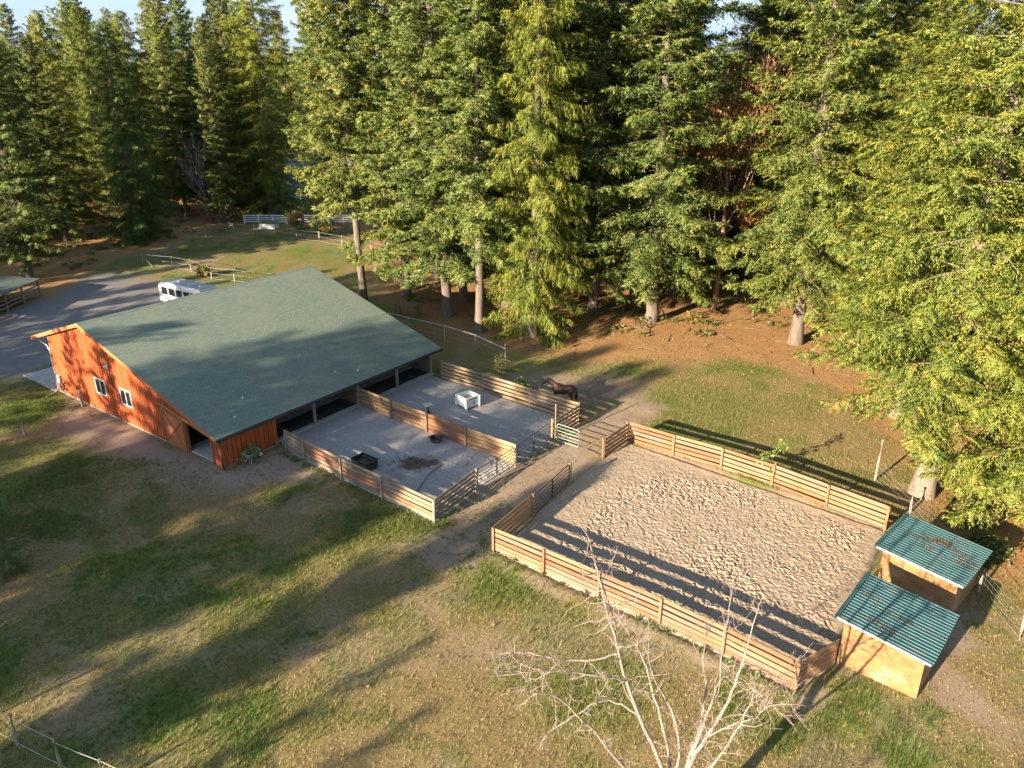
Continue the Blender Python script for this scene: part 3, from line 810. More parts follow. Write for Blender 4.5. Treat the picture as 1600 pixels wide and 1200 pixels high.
NFp = [(-15.01, 47.09), (-13.46, 45.63), (-10.55, 43.09), (-7.71, 40.84), (-4.35, 38.1)]
spec = {(1, 2): M['fence_stain'], (1, 3): M['fence_stain'], (2, 2): M['fence_stain'], (2, 1): M['fence_stain']}
board_fence('board_fence', 'weathered board fence along the grass side of the near paddock', NFp, M['fence_old'], side=1, post_mat=M['post_old'], gaps=[0.06, 0.07, 0.09, 0.09], bw=0.212, special=spec)
board_fence('board_fence', 'short slatted fence panel between near paddock corner and its black gate', [(-4.35, 38.1), (-2.13, 41.75)], M['fence_old'], side=1, post_mat=M['post_old'], skip_first=True, gaps=[0.09] * 4, bw=0.19)
MFp = [(-11.62, 54.49), (-8.7, 51.96), (-5.94, 49.73), (-3.09, 47.46), (0.25, 44.84)]
spec2 = {(1, 2): M['fence_stain'], (2, 0): M['fence_stain'], (2, 1): M['fence_stain'], (2, 2): M['fence_stain'], (2, 3): M['fence_stain'], (2, 4): M['fence_stain']}
board_fence('board_fence', 'nearly solid board fence with a dark red section dividing the two paddocks', MFp, M['fence_red'], side=1, post_mat=M['fence_old'], gaps=[0.04, 0.04, 0.05, 0.05], bw=0.24, post_h=1.52, special=spec2)
FFp = [(-5.7, 59.94), (-2.2, 57.1), (1.34, 54.25), (4.77, 51.42)]
board_fence('board_fence', 'five rail board fence on the far side of the paddocks in front of the horse', FFp, M['fence_old'], side=-1, post_mat=M['post_old'], gaps=[0.10] * 4, bw=0.215, post_h=1.55)
board_fence('board_fence', 'short slatted fence closing the far paddock corner by the pale gate', [(4.77, 51.42), (2.75, 48.75)], M['fence_old'], side=1, skip_first=True, gaps=[0.10] * 4, bw=0.19, post_h=1.5)
# arena
ANp = [(-0.98, 35.29), (1.59, 33.4), (4.17, 31.42), (6.77, 29.46), (9.19, 27.47), (11.6, 25.27)]
board_fence('board_fence', 'tan board fence along the near side of the sand arena behind the bare tree', ANp, M['fence_new'], side=1, gaps=[0.035, 0.06, 0.10, 0.10], bw=0.212, post_h=1.46)
board_fence('board_fence', 'short board fence between the arena corner post and the near shelter', [(11.6, 25.27), (13.86, 26.74)], M['fence_red'], side=1, skip_first=True, skip_last=True, gaps=[0.05, 0.05, 0.06, 0.07], bw=0.225)
UFp = [(7.8, 48.33), (10.55, 46.26), (13.23, 44.33), (15.76, 42.1), (18.2, 39.7), (20.56, 37.32)]
board_fence('board_fence', 'pale five rail board fence on the far side of the sand arena', UFp, M['fence_new'], side=1, gaps=[0.085] * 4, bw=0.215, post_h=1.50)
board_fence('board_fence', 'short slatted fence from the lane gate post to the far arena corner', [(5.93, 45.9), (7.8, 48.33)], M['fence_new'], side=-1, skip_last=True, gaps=[0.085] * 4, bw=0.2)
board_fence('board_fence', 'close boarded fence on the left end of the arena beside the black gate', [(-0.98, 35.29), (1.2, 38.71)], M['fence_red'], side=1, skip_first=True, gaps=[0.035, 0.04, 0.04, 0.05], bw=0.245, post_h=1.5)

# single posts
def single_post(label, x, y, h, w=0.13, mat='post_old', lean=(0, 0), round_=False):
    o = (MB().tube([(0, 0, -0.3), (0, 0, h)], w / 2, 10) if round_ else MB().box(-w / 2, w / 2, -w / 2, w / 2, -0.3, h)).build('wooden_post', M[mat], bevel=0.0 if round_ else 0.01)
    o.location = (x, y, 0); o.rotation_euler = (lean[0], lean[1], R(53))
    return tag(o, label, 'post', 'single wooden posts')
single_post('short post at the arena end of the black tube gate', 3.54, 42.6, 1.40, 0.15)
single_post('taller post with a white top at the pale gate between paddock and lane', 2.95, 48.45, 2.75, 0.08, 'fence_new')
single_post('weathered post standing in front of the barn gable left of the windows', -32.17, 54.25, 1.35, 0.20, 'post_old', (R(2), R(-2)))

# ------------------------------------------------------------------ tube gates
def tube_gate(label, p, q, mat, h=1.22, z0=0.14, rails=6, r=0.024, inset=0.12, parent_group='tube gates', brace=True):
    a = math.atan2(q[1] - p[1], q[0] - p[0]); L = math.hypot(q[0] - p[0], q[1] - p[1])
    g = empty('tube_gate', (p[0], p[1], 0), a)
    tag(g, label, 'gate', parent_group)
    x0, x1 = inset, L - inset
    rr = 0.15
    pts = []
    for (cx, cz, a0) in ((x1 - rr, z0 + h - rr, 0), (x0 + rr, z0 + h - rr, 90), (x0 + rr, z0 + rr, 180), (x1 - rr, z0 + rr, 270)):
        for k in range(5):
            t = R(a0 + k * 22.5); pts.append((cx + rr * math.cos(t), 0, cz + rr * math.sin(t)))
    pts.append(pts[0])
    MB().tube(pts, r, 8, False).build('gate_frame', M[mat], g, smooth=True)
    for k in range(1, rails - 1):
        z = z0 + h * k / (rails - 1)
        MB().tube([(x0, 0, z), (x1, 0, z)], r * 0.85, 6).build('rail', M[mat], g, smooth=True)
    if brace:
        MB().box(L / 2 - 0.03, L / 2 + 0.03, -0.035, 0.035, z0, z0 + h).build('brace', M[mat], g)
    MB().tube([(x0 - 0.02, 0.0, z0 + 0.2), (x0 - inset + 0.05, 0.0, z0 + 0.2)], 0.02, 6).build('hinge', M[mat], g)
    MB().tube([(x1, 0.0, z0 + h * 0.7), (x1 + inset - 0.05, 0.0, z0 + h * 0.7)], 0.015, 6).build('latch', M[mat], g)
    return g
tube_gate('black tube gate closing the near paddock', (-2.13, 41.75), (0.25, 44.84), 'dark_metal')
tube_gate('black tube gate closing the far paddock', (0.25, 44.84), (2.63, 48.55), 'dark_metal', r=0.02)
tube_gate('black tube gate hung on the left end of the sand arena', (1.2, 38.71), (3.54, 42.6), 'dark_metal', r=0.028)
tube_gate('pale green tube gate across the lane beside the far paddock corner', (2.95, 48.4), (4.55, 47.1), 'green_metal', r=0.026, brace=False)
tube_gate('dark tube panel across the lane between pale gate and arena post', (4.55, 47.05), (5.93, 45.9), 'rust', r=0.022, brace=False)
tube_gate('short dark tube gate between the barn wall and the near paddock fence', barn_pt(4.35, -0.02), (-15.05, 47.2), 'dark_metal', rails=5, r=0.022, brace=False, inset=0.06)
tube_gate('small dark tube gate leaning between the two shelters', (16.5, 30.6), (17.8, 32.0), 'dark_metal', rails=4, r=0.024, brace=False)

# ------------------------------------------------------------------ shelters
def mat_ply():
    m, nt, bs = new_mat('weathered_plywood')
    v = coord(nt, 'Object')
    oi = N(nt, 'ShaderNodeObjectInfo')
    g = noise(nt, coord(nt, 'Object', (1.4, 1.4, 9)), 1.2, 8, 0.7)
    w = N(nt, 'ShaderNodeTexWave'); w.inputs['Scale'].default_value = 0.7; w.inputs['Distortion'].default_value = 9; w.inputs['Detail'].default_value = 4
    nt.links.new(coord(nt, 'Object', (0.5, 0.5, 2.2)), w.inputs['Vector'])
    c = ramp(nt, g, [(0.32, (0.13, 0.065, 0.026)), (0.52, (0.26, 0.14, 0.052)), (0.72, (0.36, 0.22, 0.10))])
    c = mixc(nt, ramp(nt, w.outputs['Fac'], [(0.35, (0, 0, 0)), (0.8, (0.4,) * 3)]), c, (0.30, 0.15, 0.05))
    n2 = noise(nt, v, 0.9, 7, 0.6)
    c = mixc(nt, ramp(nt, n2, [(0.52, (0, 0, 0)), (0.66, (0.55,) * 3)]), c, (0.42, 0.345, 0.25))
    n3 = noise(nt, v, 1.7, 6, 0.6)
    c = mixc(nt, ramp(nt, n3, [(0.50, (0, 0, 0)), (0.70, (0.7,) * 3)]), c, (0.13, 0.075, 0.04))
    nt.links.new(c, bs.inputs['Base Color']); bs.inputs['Roughness'].default_value = 0.75
    return m
M['ply'] = mat_ply()
def mat_teal():
    m, nt, bs = new_mat('teal_metal_roof')
    v = coord(nt, 'Object')
    oi = N(nt, 'ShaderNodeObjectInfo')
    c = ramp(nt, noise(nt, v, 2.5, 5), [(0.3, (0.030, 0.095, 0.108)), (0.7, (0.044, 0.125, 0.135))])
    add = N(nt, 'ShaderNodeVectorMath', operation='ADD'); nt.links.new(coord(nt, 'Object', (0.7, 1, 1)), add.inputs[0]); nt.links.new(oi.outputs['Location'], add.inputs[1])
    f = ramp(nt, noise(nt, add.outputs[0], 0.9, 8, 0.68), [(0.60, (0, 0, 0)), (0.70, (0.7,) * 3)])
    c = mixc(nt, f, c, (0.17, 0.12, 0.075))
    nt.links.new(c, bs.inputs['Base Color']); bs.inputs['Roughness'].default_value = 0.55; bs.inputs['Metallic'].default_value = 0.1
    return m
M['teal'] = mat_teal()

def shelter(label, origin, ang, L, W, zl, zr):
    """local x: from the open arena side (high) to the back (low); local y: width"""
    s = empty('horse_shelter', (*origin, 0), ang)
    tag(s, label, 'shelter', 'plywood shelters at the end of the arena')
    def zt(x): return zl + (zr - zl) * x / L
    for y0, y1 in ((0.0, 0.04), (W - 0.04, W)):
        w = MB().prism([(0, 0.0), (L, 0.0), (L, zt(L)), (0, zt(0))], 'y', y0, y1).build('side_wall', M['ply'], s)
    # panel seam trims
    MB().box(L - 0.045, L - 0.004, 0.045, W - 0.045, 0.0, zt(L) - 0.01).build('back_wall', M['ply'], s)
    for (x, y) in ((0.06, 0.045), (0.06, W - 0.16), (0.06, W / 2)):
        MB().box(x, x + 0.11, y, y + 0.11, -0.2, zt(0.1) - 0.02).build('post', M['fence_new'], s)
    MB().box(0.045, 0.10, 0.16, W - 0.18, zt(0) - 0.30, zt(0) - 0.03).build('lintel', M['fence_new'], s)
    for y0 in (-0.24, W + 0.20):
        MB().prism([(-0.25, zt(-0.25) + 0.012), (L + 0.25, zt(L + 0.25) + 0.012), (L + 0.25, zt(L + 0.25) - 0.12), (-0.25, zt(-0.25) - 0.12)], 'y', y0, y0 + 0.04).build('rake_board', M['white'], s)
    MB().box(L + 0.22, L + 0.245, -0.19, W + 0.19, zt(L) - 0.16, zt(L) - 0.02).build('fascia', M['fence_old'], s)
    # ribbed sheets: profile along y, run along x
    npan = 6; rib = (W + 0.56) / (npan * 3)
    prof = []
    for k in range(3):
        y = k * rib
        prof += [(y, 0.0), (y + rib * 0.62, 0.0), (y + rib * 0.68, 0.020), (y + rib * 0.90, 0.020), (y + rib * 0.96, 0.0)]
    prof.append((3 * rib - 0.001, 0.0))
    poly = prof + [(p[0], p[1] - 0.012) for p in prof[::-1]]
    V = []; F = []
    xs = (-0.32, L + 0.34)
    for x in xs:
        for (y, z) in poly: V.append((x, y, zt(x) + 0.02 + z))
    n = len(poly)
    F = [tuple(range(n)), tuple(range(2 * n - 1, n - 1, -1))] + [(i, n + i, n + (i + 1) % n, (i + 1) % n) for i in range(n)]
    pm = MB().add(V, F).mesh('roof_sheet', M['teal'])
    for k in range(npan):
        link('roof_sheet', pm, s, (0, -0.28 + k * 3 * rib, 0.0))
    MB().prism([(xs[0] - 0.03, zt(xs[0]) - 0.10), (xs[0] - 0.004, zt(xs[0]) - 0.10), (xs[0] - 0.004, zt(xs[0]) + 0.075), (xs[0] + 0.12, zt(xs[0] + 0.12) + 0.068), (xs[0] + 0.12, zt(xs[0] + 0.12) + 0.075), (xs[0] - 0.03, zt(xs[0]) + 0.085)], 'y', -0.29, W + 0.29).build('edge_flashing', M['teal'], s)
    for y in (0.6, W / 2, W - 0.6):
        MB().box(0.0, L, y - 0.02, y + 0.02, min(zt(0), zt(L)) - 0.12, min(zt(0), zt(L)) - 0.005).build('rafter', M['fence_old'], s)
    return s
S1O, S1A = (13.98, 26.95), math.atan2(24.78 - 26.8, 16.28 - 13.94)
S1 = shelter('near plywood shelter with teal ribbed roof in front of the other shelter', S1O, S1A, 3.2, 3.45, 2.45, 2.12)
S2O, S2A = (17.85, 32.15), R(-45)
S2 = shelter('far plywood shelter with teal roof littered with needles under the big trees', S2O, S2A, 3.4, 3.45, 2.45, 2.18)

# ------------------------------------------------------------------ paddock furniture
bn = empty('plastic_bin', (-3.3, 54.3, 0.04), R(40))
tag(bn, 'white plastic feed bin with open top standing in the far paddock', 'bin')
B = 0.62
for i, (x0, x1, y0, y1) in enumerate(((-B, B, -B, -B + 0.05), (-B, B, B - 0.05, B), (-B, -B + 0.05, -B + 0.052, B - 0.052), (B - 0.05, B, -B + 0.052, B - 0.052))):
    MB().box(x0, x1, y0, y1, 0.14, 0.86).build('side_panel', M['white_plastic'], bn, bevel=0.01)
for sx in (-1, 1):
    for sy in (-1, 1):
        MB().box(sx * B - 0.07, sx * B + 0.07, sy * B - 0.07, sy * B + 0.07, -0.03, 0.90).build('corner_leg', M['white_plastic'], bn, bevel=0.012)
for (x0, x1, y0, y1) in ((-B, B, -B - 0.03, -B + 0.08), (-B, B, B - 0.08, B + 0.03), (-B - 0.03, -B + 0.08, -B, B), (B - 0.08, B + 0.03, -B, B)):
    MB().box(x0 + 0.075 * (x1 - x0 > 0.5), x1 - 0.075 * (x1 - x0 > 0.5), y0 + 0.075 * (y1 - y0 > 0.5), y1 - 0.075 * (y1 - y0 > 0.5), 0.862, 0.91).build('rim', M['white_plastic'], bn)
MB().box(-B + 0.06, B - 0.06, -B + 0.06, B - 0.06, 0.14, 0.60).build('hay_fill', M['hay'], bn)
MB().box(0.03, 0.12, -B - 0.012, -B - 0.002, 0.28, 0.62).build('slot', M['black_plastic'], bn)
MB().box(-0.35, 0.35, -B - 0.012, -B - 0.002, 0.74, 0.79).build('slot', M['black_plastic'], bn)

tr = empty('water_trough', (-9.35, 44.55, 0.04), R(-38))
tag(tr, 'black rectangular water trough just inside the near paddock fence', 'trough')
t = MB()
def tub_shell(t, hx, hy, h, tw):
    o = [(-hx * 0.9, -hy * 0.9, 0), (hx * 0.9, -hy * 0.9, 0), (hx * 0.9, hy * 0.9, 0), (-hx * 0.9, hy * 0.9, 0), (-hx, -hy, h), (hx, -hy, h), (hx, hy, h), (-hx, hy, h)]
    i_ = [(-hx * 0.9 + tw, -hy * 0.9 + tw, tw), (hx * 0.9 - tw, -hy * 0.9 + tw, tw), (hx * 0.9 - tw, hy * 0.9 - tw, tw), (-hx * 0.9 + tw, hy * 0.9 - tw, tw), (-hx + tw, -hy + tw, h), (hx - tw, -hy + tw, h), (hx - tw, hy - tw, h), (-hx + tw, hy - tw, h)]
    f = [(0, 3, 2, 1), (8, 9, 10, 11)]
    for k in range(4):
        k2 = (k + 1) % 4
        f += [(k, k2, 4 + k2, 4 + k), (8 + k2, 8 + k, 12 + k, 12 + k2), (4 + k, 4 + k2, 12 + k2, 12 + k)]
    t.add(o + i_, f); return t
tub_shell(t, 0.72, 0.5, 0.62, 0.04).build('tank', M['black_plastic'], tr)
MB().box(-0.64, 0.64, -0.43, 0.43, 0.45, 0.46).build('water', M['glass_dark'], tr)
MB().tube([(-0.72, -0.5, 0.63), (0.72, -0.5, 0.63), (0.72, 0.5, 0.63), (-0.72, 0.5, 0.63), (-0.72, -0.5, 0.63)], 0.03, 6).build('rim', M['black_plastic'], tr)

tb = empty('rubber_tub', (-5.15, 48.25, 0.04))
tag(tb, 'round black rubber feed tub by the dividing fence', 'tub')
MB().lathe([(0.0, 0.0), (0.33, 0.0), (0.42, 0.30), (0.45, 0.31), (0.45, 0.34), (0.39, 0.33), (0.30, 0.05), (0.0, 0.05)], 20).build('bowl', M['rubber'], tb)
MB().tube([(0.43, -0.10, 0.33), (0.55, 0, 0.40), (0.43, 0.10, 0.33)], 0.02, 6).build('handle', M['rubber'], tb)
MB().tube([(-0.43, -0.10, 0.33), (-0.55, 0, 0.40), (-0.43, 0.10, 0.33)], 0.02, 6).build('handle', M['rubber'], tb)

sl = empty('salt_stand', (-6.15, 52.95, 0.04))
tag(sl, 'small pedestal with a pale square top beside the dividing fence', 'stand')
MB().lathe([(0.0, 0), (0.22, 0), (0.2, 0.04), (0.05, 0.07), (0.045, 0.62), (0.0, 0.62)], 12).build('pedestal', M['dark_metal'], sl)
MB().box(-0.30, 0.30, -0.30, 0.30, 0.62, 0.70).build('top', M['salt'], sl, rot=(0, 0, R(30)), bevel=0.015)

hs = MB().tube([(-5.75, 41.3, 0.06), (-5.5, 42.3, 0.10), (-5.25, 43.2, 0.16), (-4.95, 44.1, 0.10), (-4.5, 44.9, 0.07)], 0.025, 6).build('garden_hose', M['rubber'], smooth=True)
tag(hs, 'thin dark hose lying in an arc on the near paddock sand', 'hose')

# ------------------------------------------------------------------ trailer, shed
tl = empty('horse_trailer', (-37.3, 80.9, 0), R(-33))
tag(tl, 'white horse trailer parked on the gravel behind the barn', 'trailer')
body = MB().prism([(0.0, 0.45), (7.0, 0.45), (7.0, 2.45), (6.8, 2.58), (0.55, 2.58), (0.0, 2.25)], 'y', 0.0, 2.2).build('body', M['trailer'], tl, bevel=0.07)
MB().prism([(0.6, 2.585), (6.75, 2.585), (6.75, 2.62), (0.6, 2.62)], 'y', 0.15, 2.05).build('roof_skin', M['galv'], tl)
for k in range(5):
    x = 0.62 + k * 1.22
    w = MB().box(x, x + 0.98, -0.03, -0.002, 1.35, 2.14).build('window', M['galv'], tl)
    MB().box(x + 0.05, x + 0.93, -0.045, -0.032, 1.40, 2.09).build('pane', M['glass_dark'], w)
for x in (2.2, 5.6):
    MB().lathe([(0.0, 0), (0.16, 0), (0.16, 0.08), (0.0, 0.08)], 10, (x, 1.1, 2.62)).build('roof_vent', M['white'], tl)
for x in (3.0, 3.9):
    for y in (-0.10, 2.08):
        wv = MB().tube([(x, y, 0.36), (x, y + 0.22, 0.36)], 0.36, 16).build('wheel', M['rubber'], tl)
        MB().tube([(x, y - 0.006, 0.36), (x, y + 0.226, 0.36)], 0.2, 12).build('rim', M['galv'], wv)
    MB().box(x - 0.48, x + 0.42, -0.14, -0.002, 0.74, 0.80).build('fender', M['galv'], tl)
MB().tube([(7.0, 1.1, 0.55), (8.3, 1.1, 0.55)], 0.07, 6).build('hitch', M['dark_metal'], tl)
MB().tube([(8.2, 1.1, 0.62), (8.2, 1.1, 0.0)], 0.05, 6).build('jack', M['dark_metal'], tl)

sd = empty('open_shed', (-52.0, 77.0, 0), R(88))
tag(sd, 'low open shed with green roof at the left edge beside the driveway', 'shed')
M['shed_roof'] = mat_flat('old_shed_roof', (0.085, 0.11, 0.095), 0.85, var=0.3, dirt=(0.12, 0.10, 0.07))
MB().prism([(-0.3, 1.95), (5.2, 2.35), (5.2, 2.43), (-0.3, 2.03)], 'x', -5.0, 7.2).build('roof', M['shed_roof'], sd)
for x in (-4.6, -1.5, 1.4, 4.2, 7.1):
    MB().box(x - 0.07, x + 0.07, 0.0, 0.14, -0.1, 1.95).build('post', M['post_old'], sd)
    MB().box(x - 0.07, x + 0.07, 4.7, 4.84, -0.1, 2.29).build('post', M['post_old'], sd)
MB().box(-4.8, 7.2, 4.85, 4.9, 0.0, 2.3).build('back_wall', M['stall_wood'], sd)
for k in range(3):
    MB().box(-4.6, 7.1, 0.141, 0.18, 0.4 + k * 0.4, 0.55 + k * 0.4).build('rail', M['post_old'], sd)

# dark feed rack behind the barn's far roof corner
fr = empty('feed_rack', (-10.6, 76.6, 0), R(-20))
tag(fr, 'small dark rough table shelter beyond the far corner of the barn roof', 'shelter')
MB().box(-1.2, 1.2, -0.6, 0.6, 1.35, 1.43).build('top', M['stall_wood'], fr)
for sx in (-1, 1):
    for sy in (-1, 1): MB().box(sx * 1.05 - 0.06, sx * 1.05 + 0.06, sy * 0.45 - 0.06, sy * 0.45 + 0.06, -0.1, 1.348).build('leg', M['stall_wood'], fr)

# ------------------------------------------------------------------ wire fences
def wire_fence(label, pts, h, mat_post, wires=4, wr=0.011, pw=0.10, wmat='wire', round_=True, rail=None, mesh=False, group='wire fences', sag=0.03, lean=2.5):
    root = empty('wire_fence', (pts[0][0], pts[0][1], 0))
    tag(root, label, 'fence', group)
    o = Vector((pts[0][0], pts[0][1], 0))
    hs_ = h if isinstance(h, list) else [h] * len(pts)
    for p, hh in zip(pts, hs_):
        m = MB()
        if round_: m.tube([(0, 0, -0.3), (random.uniform(-.02, .02), 0, hh * 0.5), (0, 0, hh)], [pw / 2, pw * 0.47, pw * 0.44], 8)
        else: m.box(-pw / 2, pw / 2, -pw / 2, pw / 2, -0.3, hh)
        m.build('post', M[mat_post], root, (p[0] - o.x, p[1] - o.y, 0), (R(random.uniform(-lean, lean)), R(random.uniform(-lean, lean)), random.uniform(0, 1)))
    for i in range(len(pts) - 1):
        a = Vector((pts[i][0], pts[i][1], 0)) - o; b2 = Vector((pts[i + 1][0], pts[i + 1][1], 0)) - o
        hm = min(hs_[i], hs_[i + 1], 1.5)
        for k in range(wires):
            z = hm * (0.95 - 0.85 * k / max(1, wires - 1)) if wires > 1 else hm * 0.9
            MB().tube([a + Vector((0, 0, z)), (a + b2) / 2 + Vector((0, 0, z - sag)), b2 + Vector((0, 0, z))], wr, 5).build('wire', M[wmat], root)
        if mesh:
            L = (b2 - a).length; m = MB(); n_ = int(L / 0.3)
            for k in range(1, n_):
                c = a.lerp(b2, k / n_); m.tube([c + Vector((0, 0, 0.05)), c + Vector((0, 0, hm * 0.95))], wr * 0.4, 3, False)
            if m.v: m.build('mesh_stays', M[wmat], root)
        if rail:
            MB().tube([a + Vector((0, 0, hm)), b2 + Vector((0, 0, hm))], 0.045, 8).build('top_rail', M[rail], root)
    return root
wire_fence('two strand white wire fence at the lower left corner of the lawn', [(-20.9, 23.6), (-18.71, 22.52), (-16.5, 21.49), (-14.44, 20.67), (-12.2, 19.7)], [1.5, 1.5, 1.45, 1.3, 1.4], 'post_old', 2, 0.008, 0.13, 'white_wire')
wire_fence('wire gate panel between old posts at the left edge below the barn', [(-33.8, 49.4), (-36.6, 47.6), (-39.6, 45.6)], 1.5, 'post_old', 5, 0.007, 0.16, mesh=True)
wire_fence('wire mesh fence with pale posts running past the shelters under the trees', [(22.4, 42.9), (22.85, 39.2), (23.1, 35.4), (22.75, 31.9), (22.69, 28.41), (22.6, 24.5)], [2.8, 1.45, 1.4, 1.35, 1.4, 1.4], 'bark_pale', 5, 0.007, 0.15, mesh=True)
wire_fence('grey pipe rail fence with wire mesh behind the far paddock', [(-13.5, 74.2), (-9.76, 71.59), (-6.22, 69.17), (-3.32, 66.56), (-0.54, 62.9)], [1.5, 1.5, 1.55, 1.6, 1.9], 'galv', 4, 0.007, 0.09, rail='galv', mesh=True)
wire_fence('wire fence with tall posts along the left side of the back pasture', [(-46.79, 98.6), (-46.0, 104.0), (-45.2, 110.2), (-45.0, 116), (-45.2, 121.7)], 1.6, 'post_old', 4, 0.014, 0.2)
wire_fence('short wire and rail fence behind the white trailer', [(-46.7, 98.4), (-42.39, 97.0), (-39.41, 95.3), (-35.55, 91.4), (-32.5, 90.3), (-27.5, 88.6)], 1.5, 'post_old', 3, 0.016, 0.18)
wire_fence('wooden post and wire fence across the far end of the back pasture', [(-45.3, 121.9), (-41.77, 118.6), (-38.32, 117.4), (-34.6, 115.9), (-31.11, 113.9), (-27.49, 112.3), (-23.69, 109.5), (-19, 106), (-14, 101)], 1.55, 'post_old', 3, 0.018, 0.2, rail=None)
for (xa, ya, xb, yb, lab) in ((-46.79, 98.6, -45.2, 97.6, 'pale diagonal brace rail at the left corner of the back fence'), (-41.77, 118.6, -45.0, 121.4, 'long brace rail at the far corner post of the back pasture')):
    tag(MB().tube([(xa, ya, 1.3), (xb, yb, 0.05)], 0.06, 6).build('brace_rail', M['post_old']), lab, 'rail')

# white pole fence far behind
wf = empty('white_rail_fence', (-34, 126, 0))
tag(wf, 'white rail fence in front of the drive at the far end of the pasture', 'fence')
xs_ = np.linspace(-8.5, 9.5, 9)
for k, x in enumerate(xs_):
    MB().box(x - 0.10, x + 0.10, -0.08, 0.08, -0.1, 1.45).build('post', M['white'], wf)
    if k < len(xs_) - 1:
        for z in (0.3, 0.62, 0.94, 1.26):
            MB().box(x + 0.10, xs_[k + 1] - 0.10, -0.03, 0.03, z, z + 0.15).build('rail', M['white'], wf)
gbx = empty('garden_box', (-37.6, 122.4, 0), R(-10))
tag(gbx, 'low green and white box standing behind the far pasture fence', 'box')
M['green_paint'] = mat_flat('green_paint', (0.06, 0.16, 0.08), 0.6)
MB().box(-1.3, 1.3, -0.7, 0.7, 0.0, 0.8).build('case', M['white'], gbx, bevel=0.03)
MB().prism([(-1.4, 0.80), (1.4, 0.80), (1.3, 1.0), (-1.3, 1.0)], 'y', -0.75, 0.75).build('lid', M['green_paint'], gbx)

# white tarp over a pile
rngt = np.random.default_rng(2)
nu, nv = 24, 14
V = []; F = []
for j in range(nv + 1):
    for i in range(nu + 1):
        u, v_ = i / nu * 2 - 1, j / nv * 2 - 1
        r_ = max(abs(u) ** 2.5, abs(v_) ** 2.5)
        h_ = 2.0 * (1 - r_) ** 0.4 * (0.75 + 0.35 * (u > 0) + 0.1 * math.sin(u * 7 + v_ * 3)) + 0.05 * rngt.normal()
        V.append((u * 3.2, v_ * 1.5, max(0.0, h_)))
for j in range(nv):
    for i in range(nu): F.append((j * (nu + 1) + i, j * (nu + 1) + i + 1, (j + 1) * (nu + 1) + i + 1, (j + 1) * (nu + 1) + i))
tp = MB().add(V, F).build('tarp', M['white'], loc=(-23.4, 144.5, 0), rot=(0, 0, R(15)), smooth=True)
tag(tp, 'sunlit white tarp over a pile half hidden behind fir branches', 'tarp')

# ------------------------------------------------------------------ horse
def ell_tube(m, st, n=14):
    """loft of ellipses: stations (centre, half width across y, half height)"""
    base = len(m.v)
    P = [Vector(q[0]) for q in st]
    for i, (c, ry, rz_) in enumerate(st):
        t = (P[min(i + 1, len(P) - 1)] - P[max(i - 1, 0)]).normalized()
        a_ = Vector((0, 1, 0)); up = t.cross(a_).normalized()
        for k in range(n):
            an = 2 * math.pi * k / n
            m.v.append(tuple(P[i] + a_ * (ry * math.cos(an)) + up * (rz_ * math.sin(an))))
    for i in range(len(st) - 1):
        for k in range(n):
            m.f.append((base + i * n + k, base + i * n + (k + 1) % n, base + (i + 1) * n + (k + 1) % n, base + (i + 1) * n + k))
    m.f.append(tuple(base + k for k in range(n - 1, -1, -1))); m.f.append(tuple(base + (len(st) - 1) * n + k for k in range(n)))
hz = empty('horse', (3.85, 54.75, 0.0), R(166)); hz.scale = (1.05, 1.05, 1.08)
tag(hz, 'dark bay horse standing behind the far paddock fence', 'horse')
m = MB()
ell_tube(m, [((-0.84, 0, 1.16), 0.06, 0.08), ((-0.78, 0, 1.16), 0.20, 0.24), ((-0.58, 0, 1.17), 0.28, 0.34), ((-0.25, 0, 1.12), 0.28, 0.32), ((0.12, 0, 1.07), 0.30, 0.36), ((0.42, 0, 1.10), 0.27, 0.37), ((0.66, 0, 1.16), 0.20, 0.31), ((0.78, 0, 1.20), 0.10, 0.18)])
ell_tube(m, [((0.45, 0, 1.26), 0.15, 0.26), ((0.72, 0, 1.42), 0.12, 0.22), ((0.95, 0, 1.58), 0.10, 0.17), ((1.12, 0, 1.70), 0.085, 0.13)])
ell_tube(m, [((1.02, 0, 1.72), 0.08, 0.09), ((1.15, 0, 1.68), 0.105, 0.135), ((1.30, 0, 1.56), 0.09, 0.11), ((1.45, 0, 1.42), 0.065, 0.08), ((1.55, 0, 1.33), 0.065, 0.07), ((1.58, 0, 1.30), 0.03, 0.04)])
for sy, dx in ((0.15, 0.0), (-0.15, 0.10)):
    ell_tube(m, [((0.52, sy, 1.08), 0.12, 0.17), ((0.54 + dx * 0.5, sy, 0.80), 0.085, 0.11), ((0.55 + dx, sy, 0.52), 0.06, 0.065), ((0.55 + dx, sy, 0.30), 0.042, 0.045), ((0.56 + dx, sy, 0.12), 0.05, 0.055), ((0.60 + dx, sy, 0.0), 0.065, 0.075)], 10)
    ell_tube(m, [((-0.56, sy, 1.12), 0.15, 0.27), ((-0.55 + dx * 0.6, sy, 0.82), 0.12, 0.19), ((-0.62 + dx, sy, 0.62), 0.07, 0.10), ((-0.72 + dx, sy, 0.50), 0.06, 0.07), ((-0.68 + dx, sy, 0.28), 0.043, 0.048), ((-0.67 + dx, sy, 0.12), 0.052, 0.055), ((-0.62 + dx, sy, 0.0), 0.065, 0.075)], 10)
hb_ = m.build('body', M['horse'], hz, smooth=True)
rm = hb_.modifiers.new('remesh', 'REMESH'); rm.mode = 'VOXEL'; rm.voxel_size = 0.028; rm.use_smooth_shade = True
sm_ = hb_.modifiers.new('smooth', 'SMOOTH'); sm_.factor = 0.6; sm_.iterations = 6
